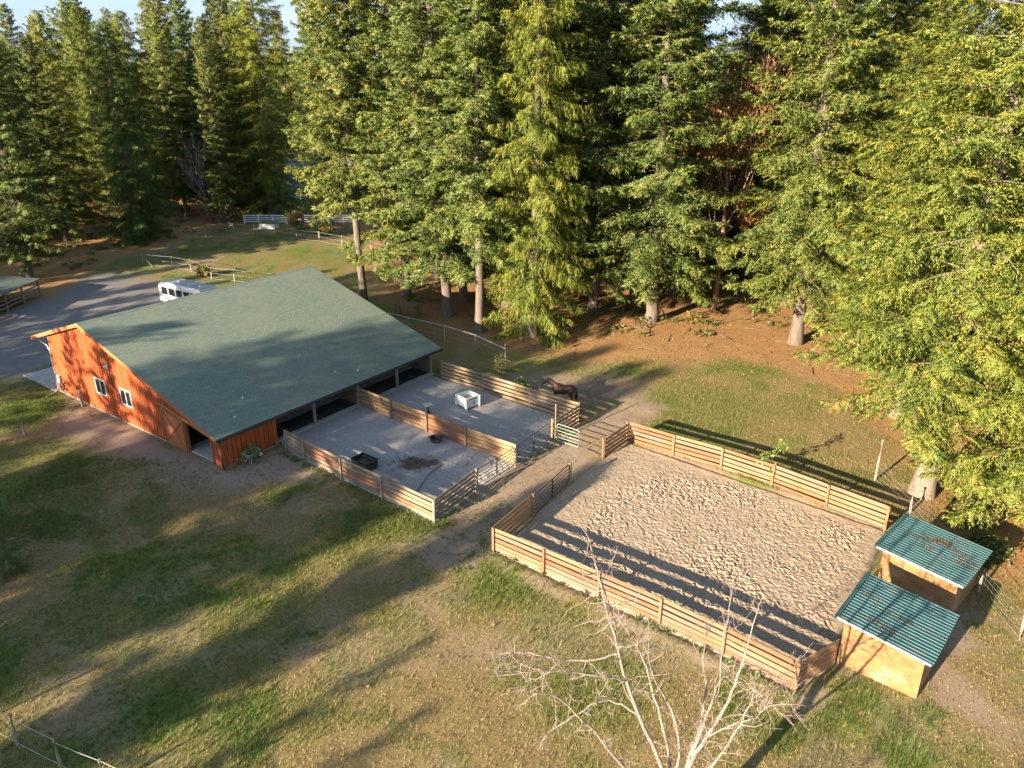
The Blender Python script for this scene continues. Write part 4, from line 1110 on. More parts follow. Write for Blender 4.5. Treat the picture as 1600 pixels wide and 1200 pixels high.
m = MB(); ell_tube(m, [((-0.80, 0, 1.34), 0.05, 0.05), ((-0.90, 0, 1.25), 0.07, 0.08), ((-0.96, 0, 0.95), 0.09, 0.10), ((-0.95, 0, 0.62), 0.09, 0.10), ((-0.92, 0, 0.36), 0.04, 0.05)], 10)
m.build('tail', M['horse_black'], hz, smooth=True)
m = MB(); ell_tube(m, [((1.20, 0, 1.78), 0.03, 0.03), ((1.08, 0, 1.80), 0.05, 0.07), ((0.92, 0, 1.70), 0.06, 0.10), ((0.74, 0, 1.58), 0.06, 0.10), ((0.52, 0, 1.47), 0.03, 0.04)], 10)
m.build('mane', M['horse_black'], hz, smooth=True)
for s in (-1, 1):
    MB().add([(1.08, s * 0.03, 1.76), (1.16, s * 0.04, 1.77), (1.11, s * 0.10, 1.75), (1.14, s * 0.07, 1.95)], [(0, 1, 3), (1, 2, 3), (2, 0, 3), (0, 2, 1)]).build('ear', M['horse_black'], hz)

# ------------------------------------------------------------------ trees
def unit(v):
    return v / np.maximum(np.linalg.norm(v, axis=-1, keepdims=True), 1e-9)

def tube_np(P, rad, n, VV, FF):
    """tapered tube along points P -> appended quads"""
    base = sum(len(v) for v in VV)
    P = np.asarray(P, float); k = len(P)
    T = unit(np.gradient(P, axis=0))
    ref = np.array([0.0, 0, 1.0]) if abs(T[0, 2]) < 0.9 else np.array([1.0, 0, 0])
    A = unit(np.cross(T, ref)); Bv = np.cross(T, A)
    an = np.arange(n) * 2 * np.pi / n
    ring = P[:, None, :] + (A[:, None, :] * np.cos(an)[None, :, None] + Bv[:, None, :] * np.sin(an)[None, :, None]) * np.asarray(rad)[:, None, None]
    VV.append(ring.reshape(-1, 3))
    i, j = np.meshgrid(np.arange(k - 1), np.arange(n), indexing='ij')
    FF.append((base + np.stack([i * n + j, i * n + (j + 1) % n, (i + 1) * n + (j + 1) % n, (i + 1) * n + j], -1)).reshape(-1, 4))

def leaf_quads(pos, d, wv, ls, w):
    """rhombus leaves"""
    a = pos; b_ = pos + d * (ls * 0.42)[:, None] + wv * w[:, None]
    c = pos + d * ls[:, None]; e = pos + d * (ls * 0.42)[:, None] - wv * w[:, None]
    return np.stack([a, b_, c, e], 1).reshape(-1, 3)

def make_conifer(kind, seed, H, h0, Rm, nb, dens, r0, spray, lean=0.0, gap=0.0, taper=0.60, hang=0.12, K=14):
    """kind 'fir' or 'cedar'; returns (trunk mesh, crown mesh)"""
    g = np.random.default_rng(seed)
    VV, FF = [], []
    hz_ = np.array([0, 0.02, 0.05, 0.12, 0.3, 0.5, 0.7, 0.85, 1.0]) * H
    wob = np.cumsum(g.normal(0, 0.05, (9, 2)), 0) * (H / 30); wob[0] = 0
    tp_ = np.column_stack([wob[:, 0] + lean * hz_ / H, wob[:, 1], hz_])
    tr_ = r0 * np.array([1.45, 1.12, 0.98, 0.90, 0.74, 0.55, 0.34, 0.18, 0.02])
    if kind == 'cedar': tr_[:3] *= np.array([1.15, 1.1, 1.05])
    tp_[0, 2] = -0.3
    tube_np(tp_, tr_, 12, VV, FF)
    LP, LT, LN = [], [], []
    ga = g.uniform(0, 6.28)
    for k in range(nb):
        q = (k + g.uniform(0, 1)) / nb
        q = q ** 1.08
        z = h0 + (H - h0) * q
        ga += 2.399 + g.normal(0, 0.45)
        if gap and g.random() < gap: continue
        if kind == 'fir':
            prof = (1 - q) ** taper * min(1.0, 0.66 + q * 2.2)
            e0 = -0.18 + 0.75 * q + g.normal(0, 0.12); curve = -0.22
        else:
            prof = (1 - q) ** 0.55 * min(1.0, 0.80 + q * 1.5)
            e0 = -0.05 + 0.5 * q + g.normal(0, 0.1); curve = -0.55
        L = Rm * prof * (g.uniform(0.70, 1.15) if k % 3 else g.uniform(0.30, 0.55)) + 0.35
        hd = np.array([math.cos(ga), math.sin(ga), 0])
        s = np.linspace(0, 1, 7)
        cx = np.interp(z, tp_[:, 2], tp_[:, 0]); cy = np.interp(z, tp_[:, 2], tp_[:, 1])
        rise = L * (math.tan(e0) * s + curve * s ** 2 + (0.16 if kind == 'fir' else 0.30) * s ** 4)
        side = np.array([-hd[1], hd[0], 0]); bend = g.normal(0, 0.10)
        P = np.array([cx, cy, z]) + hd * (L * s)[:, None] + side * (bend * L * s ** 2)[:, None] + np.array([0, 0, 1]) * rise[:, None]
        P[:, 2] = np.maximum(P[:, 2], 0.25)
        if z > 0.4: tube_np(P[:4], np.linspace(0.009 * L + 0.012, 0.008, 4), 4, VV, FF)
        nl = max(5, int(L * dens))
        sl_ = g.uniform(0.04, 1.0, nl) ** 0.85
        bp = np.stack([np.interp(sl_, s, P[:, c]) for c in range(3)], 1)
        Tn = unit(np.gradient(P, axis=0)); bt = np.stack([np.interp(sl_, s, Tn[:, c]) for c in range(3)], 1)
        sg = g.choice([-1, 1], nl)
        sd_ = unit(np.cross(bt, [0, 0, 1.0])) * sg[:, None]
        if kind == 'fir':
            bd = unit(bt * 0.75 + sd_ * 0.75 + np.array([0, 0, -0.22]) + g.normal(0, 0.22, (nl, 3)))
            bl = (0.30 * L * (1.05 - sl_) + 0.35) * g.uniform(0.5, 1.2, nl)
            dr = 0.35
        else:
            bd = unit(bt * 0.65 + sd_ * 0.65 + np.array([0, 0, -0.36]) + g.normal(0, 0.22, (nl, 3)))
            bl = (0.24 * L * (1.05 - sl_) + 0.45) * g.uniform(0.6, 1.25, nl)
            dr = 0.9
        tb_ = np.clip(g.normal(0.42, 0.20, nl) + 0.14 * sl_ + g.normal(0, 0.09), 0, 0.9)
        tb_[g.random(nl) < 0.035] = 0.98
        f = (np.arange(K) + g.uniform(0.2, 0.9, (nl, K))) / K
        pos = bp[:, None] + bd[:, None] * (bl[:, None] * f)[..., None] + np.array([0, 0, -1.0]) * (dr * 0.5 * bl[:, None] * f ** 2)[..., None]
        lat = unit(np.cross(bd, g.normal(0, 0.35, (nl, 3)) + np.array([0, 0, 1.0])))
        sgn = np.where(np.arange(K) % 2 == 0, 1.0, -1.0)[None, :, None]
        if kind == 'fir':
            dd = unit(bd[:, None] * 0.75 + lat[:, None] * sgn * 0.55 + g.normal(0, 0.30, (nl, K, 3)) + np.array([0, 0, -hang]))
            ls = spray * g.uniform(0.55, 1.25, (nl, K)); ww = spray * g.uniform(0.105, 0.165, (nl, K))
        else:
            dd = unit(bd[:, None] * 0.40 + lat[:, None] * sgn * 0.25 + g.normal(0, 0.28, (nl, K, 3)) + np.array([0, 0, -0.48]))
            ls = spray * 1.25 * g.uniform(0.55, 1.3, (nl, K)); ww = spray * g.uniform(0.075, 0.125, (nl, K))
        wv = unit(np.cross(dd, g.normal(0, 0.8, (nl, K, 3)) + np.array([0, 0, 0.7])))
        pos = pos.reshape(-1, 3); pos[:, 2] = np.maximum(pos[:, 2], 0.12)
        d3 = dd.reshape(-1, 3); w3 = wv.reshape(-1, 3) * ww.reshape(-1, 1)
        tip = pos + d3 * ls.reshape(-1, 1); md3 = pos + d3 * (0.25 * ls.reshape(-1, 1))
        rad_ = bp - np.array([cx, cy, 0]); rad_[:, 2] = 0; rad_ = unit(rad_)
        nb_ = unit(rad_ * 0.55 + sd_ * 0.35 + np.array([0, 0, 0.55]) + g.normal(0, 0.30, (nl, 3)))
        nn = unit(np.repeat(nb_, K, 0) + lat.repeat(K, 0) * np.tile(np.where(np.arange(K) % 2 == 0, 0.25, -0.25), nl)[:, None] + g.normal(0, 0.22, (nl * K, 3)))
        flip = (np.cross(w3, d3) * nn).sum(1) < 0
        w3 = np.where(flip[:, None], -w3, w3)
        LP.append(np.stack([md3 - w3, md3 + w3, tip], 1).reshape(-1, 3)); LN.append(np.repeat(nn, 3, 0))
        LT.append(np.clip(np.repeat(tb_, K) + g.normal(0, 0.06, nl * K), 0, 1))
    trunk = np_mesh(kind + '_trunk', np.concatenate(VV), np.concatenate(FF), M['bark_cedar'] if kind == 'cedar' or seed == 7 else M['bark'], True)
    LV = np.concatenate(LP); LV[:, 2] = np.maximum(LV[:, 2], 0.03)
    crown = np_mesh(kind + '_crown', LV, np.arange(len(LV)).reshape(-1, 3), M['fir'] if kind == 'fir' else M['cedar'], True)
    crown.normals_split_custom_set_from_vertices(np.concatenate(LN).astype(np.float32))
    t_ = crown.attributes.new('tint', 'FLOAT', 'FACE'); t_.data.foreach_set('value', np.concatenate(LT).astype(np.float32))
    return trunk, crown

PROTO = {}
def proto(key, *a, **k):
    PROTO[key] = make_conifer(*a, **k)
#        kind   seed  H   h0   R    nb  dens r0  spray
proto('firA', 'fir', 1, 38, 4.6, 6.6, 300, 10.6, 0.40, 0.33, K=16)
proto('firB', 'fir', 2, 36, 3.6, 7.0, 300, 10.4, 0.43, 0.33, K=16)
proto('firC', 'fir', 3, 34, 8.2, 6.0, 250, 10.6, 0.38, 0.33, K=16)
proto('firS', 'fir', 4, 36, 6.0, 4.6, 140, 7.0, 0.34, 0.42, gap=0.2)
proto('firN', 'fir', 5, 34, 4.0, 6.9, 350, 12.0, 0.48, 0.26, hang=0.2, K=17)
proto('firW', 'fir', 7, 36, 5.2, 7.2, 350, 13.5, 0.54, 0.23, taper=0.42, hang=0.34, K=18)
proto('firY', 'fir', 6, 9, 0.4, 2.4, 90, 9.0, 0.12, 0.20)
proto('cedA', 'cedar', 11, 36, 1.3, 4.6, 350, 11.5, 0.40, 0.25, K=16)
proto('cedB', 'cedar', 12, 33, 1.2, 6.4, 270, 9.6, 0.48, 0.34)

TREE_H = {'firA': 38, 'firB': 36, 'firC': 34, 'firS': 36, 'firN': 34, 'firY': 9, 'cedA': 36, 'cedB': 33, 'firW': 36}
def tree(name, label, key, x, y, h=None, rz=None, wide=1.0, col=(1, 1, 1), group=None):
    tm, cm = PROTO[key]
    H0 = TREE_H[key]
    s = (h or H0) / H0
    o = empty(name, (x, y, 0), rz if rz is not None else random.uniform(0, 6.28))
    o.scale = (s * wide * random.uniform(0.93, 1.07), s * wide * random.uniform(0.93, 1.07), s)
    o.rotation_euler = (R(random.uniform(-1.3, 1.3)), R(random.uniform(-1.3, 1.3)), o.rotation_euler.z)
    tag(o, label, 'tree', group)
    link('trunk', tm, o)
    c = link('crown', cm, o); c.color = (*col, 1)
    return o

# the trees one can tell apart in the photograph
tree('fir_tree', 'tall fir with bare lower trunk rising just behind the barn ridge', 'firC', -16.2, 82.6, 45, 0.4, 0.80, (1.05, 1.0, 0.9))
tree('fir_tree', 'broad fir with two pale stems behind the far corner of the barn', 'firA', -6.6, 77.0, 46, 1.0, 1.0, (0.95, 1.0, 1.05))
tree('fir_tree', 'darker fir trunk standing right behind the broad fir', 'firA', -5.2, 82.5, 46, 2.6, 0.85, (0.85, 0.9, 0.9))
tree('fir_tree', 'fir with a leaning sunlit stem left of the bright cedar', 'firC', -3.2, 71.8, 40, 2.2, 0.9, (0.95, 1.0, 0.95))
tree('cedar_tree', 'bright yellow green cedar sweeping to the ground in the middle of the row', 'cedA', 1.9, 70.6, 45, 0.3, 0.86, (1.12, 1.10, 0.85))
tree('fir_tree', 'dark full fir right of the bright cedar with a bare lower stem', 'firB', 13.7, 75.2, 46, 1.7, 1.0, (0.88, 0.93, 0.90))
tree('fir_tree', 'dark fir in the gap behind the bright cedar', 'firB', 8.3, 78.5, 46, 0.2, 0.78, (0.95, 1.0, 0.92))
tree('fir_tree', 'sunlit drooping fir with thick stem beyond the arena fence', 'firN', 26.0, 68.6, 46, 0.9, 0.86, (1.10, 1.08, 0.95))
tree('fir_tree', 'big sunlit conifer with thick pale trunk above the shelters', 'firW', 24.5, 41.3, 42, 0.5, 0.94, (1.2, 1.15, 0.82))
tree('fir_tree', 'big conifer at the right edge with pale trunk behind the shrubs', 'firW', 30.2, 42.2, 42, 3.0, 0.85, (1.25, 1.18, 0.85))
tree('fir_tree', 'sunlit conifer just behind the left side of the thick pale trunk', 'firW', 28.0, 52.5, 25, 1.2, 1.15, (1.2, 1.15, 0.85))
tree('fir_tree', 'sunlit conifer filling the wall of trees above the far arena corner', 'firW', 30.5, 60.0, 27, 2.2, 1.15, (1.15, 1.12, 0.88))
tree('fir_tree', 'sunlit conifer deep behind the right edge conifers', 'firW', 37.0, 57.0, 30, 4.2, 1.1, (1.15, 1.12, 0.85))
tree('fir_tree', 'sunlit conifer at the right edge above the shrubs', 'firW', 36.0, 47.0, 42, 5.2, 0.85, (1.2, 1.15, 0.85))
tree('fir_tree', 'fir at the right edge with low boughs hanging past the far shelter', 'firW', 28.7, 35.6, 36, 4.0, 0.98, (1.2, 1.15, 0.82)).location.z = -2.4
tree('fir_tree', 'tall fir far behind the two big right hand trees', 'firN', 34.5, 71.5, 29, 2.1, 1.0, (1.1, 1.07, 0.9))
tree('fir_tree', 'fir with shaded trunk at the left edge beside the open shed', 'firB', -57.0, 91.5, 32, 0.0, 0.95, (0.85, 0.92, 0.92))
tree('cedar_tree', 'large dark shaded cedar at the left behind the gravel yard', 'cedB', -54.0, 114.0, 29, 0.7, 1.12, (0.72, 0.86, 0.95))
tree('cedar_tree', 'sunlit yellow green cedar left of the white rail fence', 'cedA', -40.5, 134.0, 41, 1.4, 1.45, (1.2, 1.15, 0.9))
tree('cedar_tree', 'small yellowish cedar behind the fir at the left edge', 'cedB', -69.0, 128.0, 31, 2.0, 0.9, (1.20, 1.10, 0.9))
tree('cedar_tree', 'yellowish cedar between the dark cedar and the bare grey tree', 'cedB', -62.0, 138.0, 31.5, 0.5, 0.9, (1.1, 1.05, 0.9))
tree('fir_tree', 'sparse tall fir showing sky through its top left of the sunlit cedar', 'firS', -58.0, 152.0, 36, 0.5, 1.0, (0.8, 0.85, 0.9))
tree('fir_tree', 'sparse dark fir standing right behind the bare grey tree', 'firS', -50.0, 150.0, 37, 2.5, 1.0, (0.8, 0.85, 0.9))
tree('fir_tree', 'fir left of the tall bare-trunked fir behind the barn', 'firA', -27.5, 121.0, 42, 2.5, 0.75, (0.95, 1.0, 0.95))
for (lab, key, x, y, h, w_, col) in [
    ('fir just behind the fir at the left edge by the shed', 'firB', -66.0, 101.0, 33, 0.95, (0.85, 0.92, 0.9)),
    ('fir filling the gap left of the dark shaded cedar', 'firB', -64.0, 113.0, 27, 1.0, (0.82, 0.9, 0.9)),
    ('low skirted fir between left edge fir and dark cedar', 'cedB', -70.0, 117.0, 27, 1.0, (0.85, 0.92, 0.9)),
    ('fir behind the bare grey tree and brush heap', 'firB', -52.0, 138.0, 33, 0.85, (0.8, 0.9, 0.9)),
    ('cedar skirted to the ground left of the sunlit cedar', 'cedB', -46.0, 143.0, 33, 0.8, (0.85, 0.92, 0.9))]:
    tree('cedar_tree' if key == 'cedB' else 'fir_tree', lab, key, x, y, h, None, w_, col)
tree('young_fir_tree', 'small young fir poking in at the left edge of the lawn', 'firY', -25.3, 33.4, 3.8, 0.5, 1.15, (0.8, 0.95, 0.95))

tree('fir_tree', 'fir filling the gap between the barn ridge fir and the broad fir', 'firA', -11.5, 84.0, 46, 1.3, 0.85, (1.0, 1.0, 0.9))
tree('fir_tree', 'fir close behind the left side of the bright cedar', 'firB', -0.5, 80.0, 46, 3.3, 0.8, (0.9, 0.95, 0.9))
tree('fir_tree', 'fir behind the stem of the dark full fir', 'firA', 11.0, 90.0, 46, 4.3, 0.85, (0.95, 0.98, 0.9))
tree('fir_tree', 'fir behind the sunlit drooping fir on its right side', 'firA', 30.5, 77.0, 40, 5.1, 0.8, (1.05, 1.03, 0.9))
tree('fir_tree', 'fir right behind the sunlit drooping fir beyond the arena', 'firN', 31.8, 66.5, 27, 1.5, 1.1, (1.08, 1.05, 0.92))
tree('fir_tree', 'fir filling the gap left of the big right hand conifers', 'firN', 38.5, 66.0, 28, 0.1, 1.0, (1.0, 1.02, 0.92))

tree('fir_tree', 'fir standing between the dark full fir and the maple', 'firN', 17.6, 84.0, 26, 0.6, 0.9, (1.0, 1.0, 0.9))
tree('fir_tree', 'fir in the second row between bright cedar and dark fir', 'firN', 5.5, 88.0, 47, 2.6, 0.85, (1.0, 1.02, 0.9))
tree('fir_tree', 'fir in the second row above the far paddock', 'firN', -9.0, 92.0, 47, 3.6, 0.85, (1.0, 1.02, 0.9))

# forest behind: individual trees, told apart only by where they stand
FOREST = [
    ('tall fir, leftmost of 15 trees above the open shed', 'firA', -110.5, 176.5, 5.12, 0.861, 0.987, (1.01, 0.91, 0.91)),
    ('broad cedar, second from left of 15 trees above the open shed', 'cedB', -74.8, 106.0, 1.78, 0.975, 1.068, (0.93, 0.85, 0.84)),
    ('dense fir, third from left of 15 trees above the open shed', 'firB', -74.8, 116.4, 1.04, 0.905, 0.921, (1.13, 1.05, 1.05)),
    ('tall fir, fourth from left of 15 trees above the open shed', 'firA', -103.7, 177.7, 0.9, 0.837, 0.911, (0.98, 0.97, 0.97)),
    ('tall fir, fifth from left of 15 trees above the open shed', 'firA', -71.6, 109.6, 0.92, 0.87, 0.902, (0.82, 0.83, 0.8)),
    ('sparse fir, sixth from left of 15 trees above the open shed', 'firS', -90.9, 150.3, 0.68, 0.899, 0.905, (0.92, 0.99, 1.01)),
    ('tall fir, seventh from left of 15 trees above the open shed', 'firA', -110.5, 187.2, 1.22, 0.679, 0.748, (0.72, 0.78, 0.77)),
    ('dense fir, eighth from left of 15 trees above the open shed', 'firB', -90.2, 163.2, 3.15, 0.775, 0.868, (0.85, 0.76, 0.76)),
    ('sparse fir, ninth from left of 15 trees above the open shed', 'firS', -86.0, 163.2, 5.78, 0.89, 0.928, (0.9, 0.97, 0.97)),
    ('dense fir, tenth from left of 15 trees above the open shed', 'firB', -79.8, 154.1, 5.82, 0.903, 0.942, (0.99, 0.99, 1.04)),
    ('slim cedar, eleventh from left of 15 trees above the open shed', 'cedA', -90.1, 174.7, 4.6, 0.894, 0.911, (1.01, 1.1, 0.97)),
    ('high-crowned fir, twelfth from left of 15 trees above the open shed', 'firC', -80.8, 162.2, 1.31, 0.878, 1.021, (0.87, 0.92, 0.92)),
    ('broad cedar, thirteenth from left of 15 trees above the open shed', 'cedB', -74.9, 149.8, 3.07, 0.942, 0.993, (0.76, 0.8, 0.68)),
    ('high-crowned fir, fourteenth from left of 15 trees above the open shed', 'firC', -84.0, 171.4, 3.66, 0.837, 0.989, (0.85, 0.88, 0.89)),
    ('slim cedar, fifteenth from left of 15 trees above the open shed', 'cedA', -85.5, 181.9, 5.97, 0.925, 0.954, (1.06, 1.01, 0.98)),
    ('broad cedar, leftmost of 9 trees above the white trailer', 'cedB', -77.5, 169.9, 1.65, 0.85, 0.958, (0.73, 0.78, 0.78)),
    ('broad cedar, second from left of 9 trees above the white trailer', 'cedB', -69.1, 163.4, 3.18, 0.873, 1.085, (1.08, 0.97, 0.97)),
    ('high-crowned fir, third from left of 9 trees above the white trailer', 'firC', -61.3, 150.9, 2.0, 1.014, 1.103, (0.99, 0.91, 0.91)),
    ('dense fir, fourth from left of 9 trees above the white trailer', 'firB', -54.3, 132.8, 2.81, 0.774, 0.849, (1.11, 1.1, 1.0)),
    ('sparse fir, fifth from left of 9 trees above the white trailer', 'firS', -61.8, 166.6, 0.23, 0.831, 0.918, (0.87, 0.93, 0.93)),
    ('dense fir, sixth from left of 9 trees above the white trailer', 'firB', -60.8, 169.3, 0.74, 0.708, 0.856, (0.99, 0.92, 0.95)),
    ('dense fir, seventh from left of 9 trees above the white trailer', 'firB', -46.2, 128.5, 5.21, 0.671, 0.83, (0.99, 0.97, 0.97)),
    ('broad cedar, eighth from left of 9 trees above the white trailer', 'cedB', -53.8, 157.0, 1.39, 0.904, 1.063, (0.81, 0.79, 0.79)),
    ('tall fir, ninth from left of 9 trees above the white trailer', 'firA', -50.5, 150.9, 1.14, 0.825, 0.96, (0.85, 0.81, 0.81)),
    ('tall fir, leftmost of 7 forest trees behind the barn ridge', 'firA', -52.9, 164.5, 5.68, 0.757, 0.882, (0.85, 0.89, 0.82)),
    ('high-crowned fir, second from left of 7 forest trees behind the barn ridge', 'firC', -47.9, 155.5, 1.01, 0.816, 0.92, (0.83, 0.88, 0.88)),
    ('broad cedar, third from left of 7 forest trees behind the barn ridge', 'cedB', -66.4, 244.7, 5.88, 1.057, 1.106, (1.18, 1.09, 1.09)),
    ('broad cedar, fourth from left of 7 forest trees behind the barn ridge', 'cedB', -58.6, 247.4, 4.27, 1.07, 1.126, (0.94, 0.99, 0.99)),
    ('high-crowned fir, fifth from left of 7 forest trees behind the barn ridge', 'firC', -47.4, 234.9, 5.62, 0.983, 1.116, (1.02, 0.96, 0.96)),
    ('dense fir, sixth from left of 7 forest trees behind the barn ridge', 'firB', -30.0, 169.7, 1.06, 0.762, 0.888, (0.78, 0.79, 0.79)),
    ('dense fir, seventh from left of 7 forest trees behind the barn ridge', 'firB', -22.8, 162.2, 4.93, 0.9, 1.004, (1.01, 1.02, 1.02)),
    ('dense fir, leftmost of 2 forest trees behind the far paddock', 'firB', -19.3, 162.9, 0.72, 0.805, 0.871, (0.83, 0.88, 0.88)),
    ('broad cedar, second from left of 2 forest trees behind the far paddock', 'cedB', -4.7, 98.2, 5.99, 1.038, 1.186, (1.04, 0.97, 0.83)),
    ('high-crowned fir, leftmost of 6 forest trees around the bright cedar', 'firC', 0.1, 90.4, 5.66, 1.27, 1.303, (0.73, 0.75, 0.66)),
    ('high-crowned fir, second from left of 6 forest trees around the bright cedar', 'firC', 3.8, 112.1, 2.51, 1.118, 1.169, (1.05, 0.95, 0.92)),
    ('high-crowned fir, third from left of 6 forest trees around the bright cedar', 'firC', 9.3, 178.0, 2.44, 0.991, 1.123, (0.76, 0.8, 0.76)),
    ('sparse fir, fourth from left of 6 forest trees around the bright cedar', 'firS', 9.5, 146.4, 4.88, 1.086, 1.154, (0.72, 0.76, 0.65)),
    ('slim cedar, fifth from left of 6 forest trees around the bright cedar', 'cedA', 10.4, 112.7, 2.7, 0.988, 1.211, (1.02, 1.09, 1.04)),
    ('tall fir, sixth from left of 6 forest trees around the bright cedar', 'firA', 9.1, 96.6, 2.55, 1.011, 1.03, (0.94, 0.85, 0.8)),
    ('sparse fir, leftmost of 8 forest trees behind the dark full fir', 'firS', 14.9, 98.8, 1.96, 0.94, 1.015, (1.15, 1.03, 0.92)),
    ('sparse fir, second from left of 8 forest trees behind the dark full fir', 'firS', 13.0, 82.5, 0.57, 0.987, 1.23, (0.71, 0.76, 0.69)),
    ('dense fir, third from left of 8 forest trees behind the dark full fir', 'firB', 21.5, 133.4, 2.67, 0.942, 1.086, (0.88, 0.86, 0.84)),
    ('slim cedar, fourth from left of 8 forest trees behind the dark full fir', 'cedA', 17.6, 93.4, 5.43, 0.879, 1.092, (0.86, 0.85, 0.89)),
    ('dense fir, fifth from left of 8 forest trees behind the dark full fir', 'firB', 19.1, 105.0, 3.44, 1.018, 1.022, (0.99, 0.98, 0.86)),
    ('high-crowned fir, sixth from left of 8 forest trees behind the dark full fir', 'firC', 33.9, 158.8, 3.95, 0.895, 0.935, (0.91, 0.89, 0.89)),
    ('slim cedar, seventh from left of 8 forest trees behind the dark full fir', 'cedA', 22.4, 111.3, 0.26, 1.094, 1.18, (0.86, 0.86, 0.84)),
    ('tall fir, eighth from left of 8 forest trees behind the dark full fir', 'firA', 28.2, 110.4, 5.54, 0.549, 0.644, (0.95, 0.96, 0.96)),
    ('high-crowned fir, leftmost of 5 trees behind the maple', 'firC', 36.0, 136.2, 3.45, 0.61, 0.71, (1.13, 1.03, 1.03)),
    ('broad cedar, second from left of 5 trees behind the maple', 'cedB', 29.3, 96.7, 4.57, 1.072, 1.175, (1.12, 1.04, 0.95)),
    ('tall fir, third from left of 5 trees behind the maple', 'firA', 27.6, 88.0, 3.91, 1.109, 1.135, (0.75, 0.81, 0.72)),
    ('tall fir, fourth from left of 5 trees behind the maple', 'firA', 48.3, 163.9, 2.48, 0.908, 0.951, (1.0, 0.94, 0.94)),
    ('high-crowned fir, fifth from left of 5 trees behind the maple', 'firC', 33.0, 92.4, 1.24, 1.064, 1.1, (1.03, 0.98, 0.87)),
    ('dense fir, leftmost of 4 trees behind the right hand conifers', 'firB', 37.3, 90.3, 2.89, 0.926, 1.015, (0.88, 0.9, 0.89)),
    ('dense fir, second from left of 4 trees behind the right hand conifers', 'firB', 42.5, 90.3, 3.17, 1.049, 1.085, (0.74, 0.79, 0.77)),
    ('tall fir, third from left of 4 trees behind the right hand conifers', 'firA', 42.7, 95.1, 2.48, 0.914, 1.091, (0.98, 0.91, 0.81)),
    ('slim cedar, fourth from left of 4 trees behind the right hand conifers', 'cedA', 40.4, 81.3, 0.09, 1.213, 1.245, (0.97, 0.91, 0.92)),
]
for lab, key, x, y, rz, sx_, sz_, col in FOREST:
    H0 = TREE_H[key]
    o = tree('cedar_tree' if key.startswith('ced') else 'fir_tree', lab, key, x, y, sz_ * H0, rz, sx_ / sz_, col, 'trees of the forest belt')

# shade trees beyond the left edge and behind the camera (their long shadows cross the lawn)
sA = np.array([math.cos(R(SUN_AZ)), math.sin(R(SUN_AZ))]); sN = np.array([-sA[1], sA[0]])
SH = [  # (across, along, height, proto)
    (27.6, -30, 19.0, 'firA'), (28.6, -43, 23.5, 'firB'),
    (37.8, -36, 26, 'firA'), (33.8, -62, 27, 'firC'), (43.5, -37, 26, 'firA'), (46.5, -41, 28, 'firB'), (49.5, -36, 26.5, 'firA'),
    (36.0, -56, 32, 'firA'), (42.2, -55, 32, 'firA'), (48.2, -56, 33, 'firB'), (51.3, -58, 33, 'firA'),
    (57.6, -36, 23.0, 'firB'), (61.8, -44, 25.5, 'firS'), (63.5, -26, 19.0, 'firS'),
    (69.0, -28, 26.0, 'firB'), (73.0, -40, 30.0, 'firA'), (76.5, -22, 27.0, 'firA'), (80.0, -36, 31.0, 'firB'), (84.5, -30, 24.0, 'firB'), (88.5, -36, 22.5, 'firA'), (93.0, -26, 20.0, 'firB'), (99.0, -30, 21.0, 'firB'), (103.0, -16, 19.0, 'firA'), (107.0, -14, 22.0, 'firA'), (109.5, -3, 27, 'firB'), (113.0, -4, 27.0, 'firB'), (118.0, -8, 29, 'firB'),
    (23.2, -30, 14.0, 'firS'), (19.5, -36, 15.0, 'firS')]
for i, (w, t_, h, key) in enumerate(SH):
    p = sN * w + sA * t_
    tree('shade_tree', 'tall conifer standing outside the picture whose shadow falls across lawn and barn', key, float(p[0]), float(p[1]), h, None, 0.95, (0.9, 0.95, 0.95), 'shade trees outside the frame')

# far wood beyond: one mass
def far_wood():
    g = np.random.default_rng(77)
    LP = []; LT = []
    n = 620
    for k in range(n):
        y = g.uniform(195, 620); x = g.uniform(-0.95, 0.95) * y
        if -0.32 < x / y < -0.20 and y < 240: continue
        H = g.uniform(20, 31) + (3 if y > 350 else 0); Rr = g.uniform(3.2, 5.0)
        m = 150 if y < 300 else 80
        q = g.uniform(0.08, 1, m) ** 0.9; a = g.uniform(0, 6.28, m); rr = Rr * (1 - q) ** 0.8 * g.uniform(0.4, 1.1, m)
        pos = np.column_stack([x + rr * np.cos(a), y + rr * np.sin(a), H * q])
        d = unit(np.column_stack([np.cos(a), np.sin(a), g.uniform(-0.7, 0.2, m)]) + g.normal(0, 0.3, (m, 3)))
        wv = unit(np.cross(d, g.normal(0, 1, (m, 3)) + np.array([0, 0, 1.0])))
        ls = g.uniform(0.9, 2.2, m)
        LP.append(leaf_quads(pos, d, wv, ls, ls * 0.3)); LT.append(np.clip(g.normal(0.4, 0.2) + g.normal(0, 0.12, m), 0, 0.9))
    V = np.concatenate(LP)
    me = np_mesh('far_wood', V, np.arange(len(V)).reshape(-1, 4), M['fir'])
    t_ = me.attributes.new('tint', 'FLOAT', 'FACE'); t_.data.foreach_set('value', np.concatenate(LT).astype(np.float32))
    return me
fwood = link('far_wood', far_wood()); fwood.color = (0.9, 1.0, 1.0, 1)
tag(fwood, 'distant conifer wood reading as one mass behind the forest belt', 'forest', kind='stuff')

